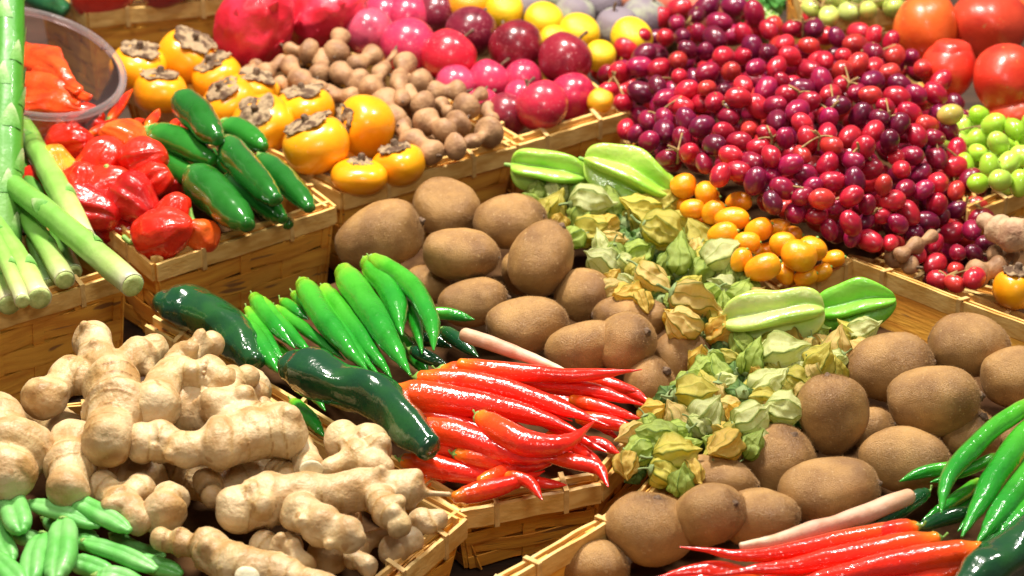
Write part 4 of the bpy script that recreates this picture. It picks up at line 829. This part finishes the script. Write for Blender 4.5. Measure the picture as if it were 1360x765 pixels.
for label, arms, cuts in [
 ('broad pale ginger root with an upright knob at the back of the heap', [(.135, [(125, 450, 24), (132, 478, 25), (150, 512, 42), (158, 550, 44), (140, 590, 30)]), (.13, [(150, 500, 30), (190, 470, 26), (205, 462, 20)]), (.13, [(150, 520, 35), (95, 500, 24), (58, 528, 30)])], ()),
 ('ginger root with a raised arm leaning right at the back', [(.138, [(205, 545, 34), (222, 505, 28), (250, 474, 24), (282, 458, 18)]), (.14, [(236, 500, 24), (282, 500, 28), (298, 508, 20)])], ()),
 ('large ginger root with a thick arm across the middle', [(.122, [(362, 575, 36), (320, 570, 40), (270, 540, 36), (240, 545, 30)]), (.130, [(188, 588, 25), (212, 586, 31), (246, 596, 26), (290, 590, 35), (335, 578, 33), (378, 572, 39)]), (.135, [(290, 540, 30), (310, 510, 24), (332, 500, 16)])], ()),
 ('round smooth ginger lump at the left edge', [(.125, [(-12, 560, 42), (18, 600, 46), (10, 630, 38)])], ()),
 ('stubby ginger piece standing below the broad root', [(.118, [(98, 590, 34), (96, 622, 34), (92, 652, 26)]), (.118, [(110, 600, 24), (128, 592, 22)])], ()),
 ('pale ginger piece just behind the pea pods', [(.108, [(136, 650, 24), (160, 672, 28), (186, 690, 22)]), (.108, [(160, 668, 26), (186, 650, 24)])], ()),
 ('small egg shaped ginger knob in the middle front', [(.108, [(228, 662, 24), (220, 682, 29)])], ()),
 ('small brownish ginger knob in the dark gap', [(.10, [(276, 642, 22), (282, 660, 16)])], ()),
 ('ginger knob at the back right below the dark poblano', [(.112, [(335, 520, 26), (318, 548, 18)]), (.11, [(345, 545, 22), (352, 560, 18)])], ()),
 ('chunky ginger piece under the curved dark poblano', [(.110, [(455, 588, 28), (486, 596, 32), (498, 622, 28)]), (.112, [(470, 610, 26), (438, 622, 18)])], ()),
 ('short ginger stub with a round cut end', [(.112, [(396, 588, 15), (402, 604, 19), (408, 618, 20)])], [(413, 626, .121, 16, (.25, -.35, .9))]),
 ('long branching ginger root across the front of the heap', [(.115, [(312, 676, 32), (352, 664, 36), (410, 660, 33), (480, 650, 32), (545, 652, 26), (598, 656, 7)]), (.12, [(400, 680, 28), (428, 700, 30), (462, 712, 24)]), (.120, [(505, 662, 22), (518, 684, 22), (530, 700, 17)])], [(315, 690, .112, 13, (-.5, -.3, .8))]),
 ('rounded ginger knob in front of the long root', [(.098, [(350, 722, 20), (378, 732, 27), (404, 752, 15)])], ()),
 ('ginger root with a cut arm at the front edge', [(.105, [(214, 716, 13), (240, 720, 20), (272, 728, 28), (310, 752, 32), (372, 768, 30), (430, 790, 26)])], [(328, 768, .112, 17, (.2, .3, .95))]),
 ('ginger bit in the front corner below the long root', [(.082, [(560, 694, 18), (582, 690, 14)])], ()),
 ('narrow ginger finger along the front rim', [(.080, [(440, 730, 16), (476, 726, 20), (512, 712, 15)])], ()),
 ('small ginger knob behind the long branching root', [(.10, [(372, 628, 20), (384, 640, 22)])], ()),
 ('small ginger stump at the back edge of the heap', [(.118, [(332, 506, 22), (338, 524, 17)])], ()),
 ('little ginger bit near the front rim', [(.085, [(470, 742, 17), (492, 752, 14)])], ()),
 ('small shaded ginger piece by the basket corner', [(.080, [(520, 730, 20), (545, 716, 16)])], ()),
 ('deep shaded ginger piece under the heap', [(.082, [(240, 620, 34), (300, 640, 34), (360, 620, 30)])], ()),
 ('hidden ginger piece beneath the broad root', [(.085, [(60, 560, 34), (120, 600, 34), (190, 640, 30)])], ()),
 ('brown ginger piece low in the heap', [(.078, [(420, 650, 30), (450, 690, 30), (440, 740, 26)])], ())]:
    knobby('ginger_root', 'ginger', GI, label, arms, 'ginger', cuts=cuts)
knobby('galangal_root', 'galangal', 'galangal roots', 'pale brown galangal root beside the red grapes', [(.11, [(1308, 294, 12), (1322, 302, 20), (1345, 312, 24), (1380, 318, 24)])], 'galangal', voxel=.0016, wob=.002)

# ------------------------------------------------------------------ pea pods
for look, pts, r, z in [('short broad pea pod', [(8, 652), (20, 680), (28, 706)], 20, .112), ('bright pea pod on top', [(92, 660), (130, 680), (172, 704)], 15, .112), ('pea pod lying behind', [(40, 668), (84, 682), (132, 698)], 13, .108), ('upright broad pea pod', [(84, 694), (82, 730), (74, 768)], 22, .110), ('curved pea pod', [(56, 712), (46, 740), (40, 775)], 18, .106),
   ('long pea pod pointing right', [(112, 720), (158, 735), (206, 756)], 14, .10), ('small pea pod', [(100, 718), (118, 722), (136, 730)], 13, .098), ('pea pod at the edge', [(-10, 690), (2, 720), (14, 745)], 15, .10), ('pea pod at the bottom edge', [(96, 744), (120, 752), (150, 764)], 15, .095), ('dark pea pod', [(170, 740), (205, 750), (240, 762)], 15, .088), ('pea pod in the front corner', [(-12, 740), (10, 760), (30, 785)], 18, .105), ('half hidden pea pod', [(60, 690), (90, 704), (128, 716)], 14, .092), ('shaded pea pod', [(150, 712), (180, 730), (216, 738)], 13, .085), ('buried pea pod', [(20, 712), (40, 716), (70, 728)], 13, .09), ('front pea pod', [(130, 765), (165, 770), (200, 790)], 16, .095)]:
    pod('pea_pod', 'pea pod', 'green pea pods', look, pts, r, z, 'pea', (.45, .82, .97, 1, 1, 1, 1, .99, .93, .8, .45), 5, None, lambda t, u: .46+.54*abs(math.cos(t+.5))**1.2 + .02*math.cos(u*24)*abs(math.sin(t+.5)), .0012)

# ------------------------------------------------------------------ physalis in papery husks
HM = []
def husk_geo(seed, op=False):
    rnd = random.Random(seed); tw = rnd.uniform(-.5, .5); sq = rnd.uniform(.75, 1.0); g = G(); pr = []; n = 30
    tab = [(0, .10), (.04, .55), (.12, .84), (.26, 1.0), (.45, .98), (.62, .78), (.76, .5), (.88, .22), (.96, .08), (1, .02)]
    if op: tab = [(0, .10), (.04, .55), (.12, .84), (.26, 1.0), (.5, 1.02), (.7, .98), (.85, .95), (1, .88)]
    for i in range(n+1):
        u = i/n
        for k in range(len(tab)-1):
            if tab[k][0] <= u <= tab[k+1][0]:
                f = (u-tab[k][0])/(tab[k+1][0]-tab[k][0]); pr.append((u*2.25-1.0, tab[k][1]*(1-f)+tab[k+1][1]*f)); break
    nseg = 80; v = []; a = []; fs = []
    ph = rnd.uniform(0, 6)
    for i, (h, r) in enumerate(pr):
        u = i/n
        for k in range(nseg):
            t = 2*math.pi*k/nseg
            rib = abs(math.cos((2.5 if seed % 3 else 3)*t)); rib2 = abs(math.cos((5 if seed % 3 else 6)*t))
            sn = abs(math.sin((2.5 if seed % 3 else 3)*t)); sn2 = abs(math.sin((5 if seed % 3 else 6)*t)); c = .76+.22*(1-sn)**1.1+.05*(1-sn2)
            c *= 1+.12*noise.noise(Vector((math.cos(t)*1.7+seed, math.sin(t)*1.7, u*2.2)))
            rr = r*c; tt = t+tw*u
            v.append(Vector((rr*math.cos(tt), rr*sq*math.sin(tt), h))); a.append(min(1, max(0, .95*max(0, 1-sn*3.2)+.6*max(0, 1-sn2*3.6)*(1-max(0, 1-sn*3.2))+.45*max(0, .25-u)/.25)))
    for i in range(n):
        for k in range(nseg): fs.append((i*nseg+k, i*nseg+(k+1) % nseg, (i+1)*nseg+(k+1) % nseg, (i+1)*nseg+k))
    if not op:
        fs.append(tuple(range(n*nseg, (n+1)*nseg)))
    fs.append(tuple(reversed(range(nseg))))
    g.add(v, fs, a).wobble(.2, 1.6, seed).wobble(.05, 4.2, seed+3)
    return g
HMESH = [to_mesh('husk', husk_geo(i), M['husk']) for i in range(9)]+[to_mesh('husk', husk_geo(20+i, True), M['husk']) for i in range(2)]
sg = lathe(Vector((0, 0, -1.0)), Vector((0, 0, -1)), [(-.10, .30), (-.01, .26), (.05, .12), (.10, .07)], 15, lambda t, u: 1+.5*abs(math.cos(2.5*t))*(1-u))
sg.merge(sweep([Vector((0, 0, -1.05)), Vector((.05, 0, -1.35)), Vector((.18, .05, -1.62))], [.07, .055, .07], 8, 8)); SMESH = to_mesh('stem', sg, M['huskcal'])
bg_ = egg(Vector((0, 0, .2)), Vector((0, 0, 1)), .72, .72); BMESH = to_mesh('berry', bg_, M['kumquat'])
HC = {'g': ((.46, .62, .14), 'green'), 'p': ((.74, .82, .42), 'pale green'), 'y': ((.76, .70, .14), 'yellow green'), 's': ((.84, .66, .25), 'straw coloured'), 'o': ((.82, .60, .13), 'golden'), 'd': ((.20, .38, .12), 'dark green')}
PH = [(786, 270, 30, 'p', 0), (736, 274, 22, 'y', 60), (786, 304, 25, 'y', 10), (832, 304, 25, 'd', 90), (756, 318, 23, 'g', 200), (800, 347, 25, 'p', 150), (882, 308, 31, 'y', -20), (868, 370, 28, 's', -40), (834, 392, 24, 'o', 170), (816, 368, 15, 'o', 60), (902, 342, 29, 'g', 80), (960, 340, 30, 'p', 40), (972, 366, 23, 'g', 100), (922, 398, 34, 's', -20), (906, 430, 27, 's', 150), (956, 440, 22, 'o', 30),
  (960, 312, 24, 'y', 200), (928, 314, 25, 'y', 120), (715, 256, 18, 'g', 90), (752, 250, 20, 'g', 30), (706, 270, 16, 'g', 0), (812, 272, 25, 'g', 100), (852, 276, 27, 'y', 160), (884, 270, 24, 'y', 40), (850, 336, 22, 'g', 30), (770, 292, 22, 'g', 240), (872, 340, 22, 'd', 200), (932, 364, 23, 'g', 250), (905, 372, 20, 'd', 0), (984, 390, 22, 'g', 60), (878, 404, 20, 'd', 270), (828, 330, 25, 'd', 100), (815, 320, 18, 's', 0),
  (1040, 470, 34, 'p', 20), (1000, 476, 26, 'g', 70), (952, 496, 24, 'g', 100), (1088, 478, 26, 'y', 60), (978, 500, 24, 'd', 90), (924, 522, 29, 'y', 10), (1020, 510, 28, 'p', 40), (1060, 508, 24, 'y', -30), (888, 534, 25, 'd', 95), (940, 552, 29, 'p', 60), (902, 556, 24, 's', 120), (872, 580, 27, 'g', 160), (898, 602, 30, 'y', 10), (846, 602, 24, 'g', 200), (884, 628, 24, 'y', -15), (962, 592, 28, 'o', -150), (958, 572, 18, 'o', 0), (998, 556, 28, 'p', 30), (1044, 544, 27, 'p', -10), (984, 530, 27, 'd', 85),
  (1106, 494, 22, 'y', 90), (1148, 440, 24, 'p', 30), (1112, 460, 24, 's', 80), (1080, 444, 23, 'g', 20), (1020, 450, 22, 'y', 200), (860, 616, 20, 'd', 250), (842, 630, 18, 'd', 60), (1010, 530, 22, 'y', 180), (926, 584, 22, 'd', 20), (1066, 476, 22, 'g', 0), (1140, 462, 18, 's', 150), (1000, 590, 20, 'g', 60), (1040, 570, 20, 'd', 110), (960, 460, 18, 'd', 30), (984, 456, 22, 'g', 120), (916, 506, 20, 'g', 40), (990, 420, 20, 'd', 40), (1210, 470, 16, 'o', 100), (1096, 516, 18, 'g', 45), (868, 548, 22, 'o', 40), (838, 578, 20, 's', 200), (912, 612, 20, 'o', 300), (950, 526, 20, 's', 260), (1006, 500, 18, 'o', 120), (1070, 540, 18, 'd', 200), (1030, 490, 18, 'y', 300), (880, 560, 18, 'd', 140), (856, 590, 18, 'p', 20), (772, 262, 16, 'd', 40), (806, 300, 18, 'o', 200), (846, 356, 18, 'y', 60), (894, 318, 18, 'd', 300), (942, 412, 20, 'y', 120), (970, 424, 18, 's', 20), (742, 296, 16, 'o', 80)]
band = [(700, 250), (760, 240), (850, 268), (930, 300), (985, 340), (1005, 388), (972, 418), (962, 452), (1100, 446), (1155, 438), (1100, 500), (1060, 560), (985, 600), (905, 642), (826, 632), (852, 570), (925, 492), (886, 420), (806, 392), (792, 326), (752, 305)]
PH = [(x, y, r*.88, c_, a_) for x, y, r, c_, a_ in PH]
for t in range(4000):
    x = random.uniform(690, 1160); y = random.uniform(240, 645)
    if inside(x, y, band) and all((x-p[0])**2+(y-p[1])**2 > 15**2 for p in PH):
        PH.append((x, y, random.uniform(13, 19), random.choice('gggyyddppso'), random.uniform(0, 360)))
for i, (x, y, r, c_, ang) in enumerate(PH):
    front = y > 440 and x > 820
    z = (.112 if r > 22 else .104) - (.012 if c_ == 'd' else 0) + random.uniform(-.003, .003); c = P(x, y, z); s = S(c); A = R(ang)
    col, nm = HC[c_]; size = 'large' if r > 28 else 'small' if r < 21 else ''
    root = thing('physalis', where((size+' ' if size else '')+nm+' husked physalis', x, y), 'physalis', c-Vector((0, 0, r*s*.8)), 'physalis fruits in papery husks')
    stemfront = c_ == 'd'
    ax = vec(math.cos(A), math.sin(A), random.uniform(-.3, .5)) if not stemfront else -vec(.3*math.cos(A), .35, .8)
    if c_ == 'o' : ax = vec(math.cos(A), math.sin(A), .9)
    q = ax.to_track_quat('Z', 'Y') @ Matrix.Rotation(random.uniform(0, 6.28), 3, 'Z').to_quaternion()
    op = c_ == 'o' and i % 5 == 0
    for nm2, me in [('husk', HMESH[9+i % 2] if op else HMESH[i % 9]), ('stem', SMESH)]+([('berry', BMESH)] if op else []):
        o = bpy.data.objects.new(nm2, me); COL.objects.link(o); o.parent = root; o.location = c-root.location; o.rotation_mode = 'QUATERNION'; o.rotation_quaternion = q
        o.scale = (r*s*1.1,)*3
        k = random.uniform(.85, 1.15); o.color = (col[0]*k, col[1]*k, col[2]*k, 1)
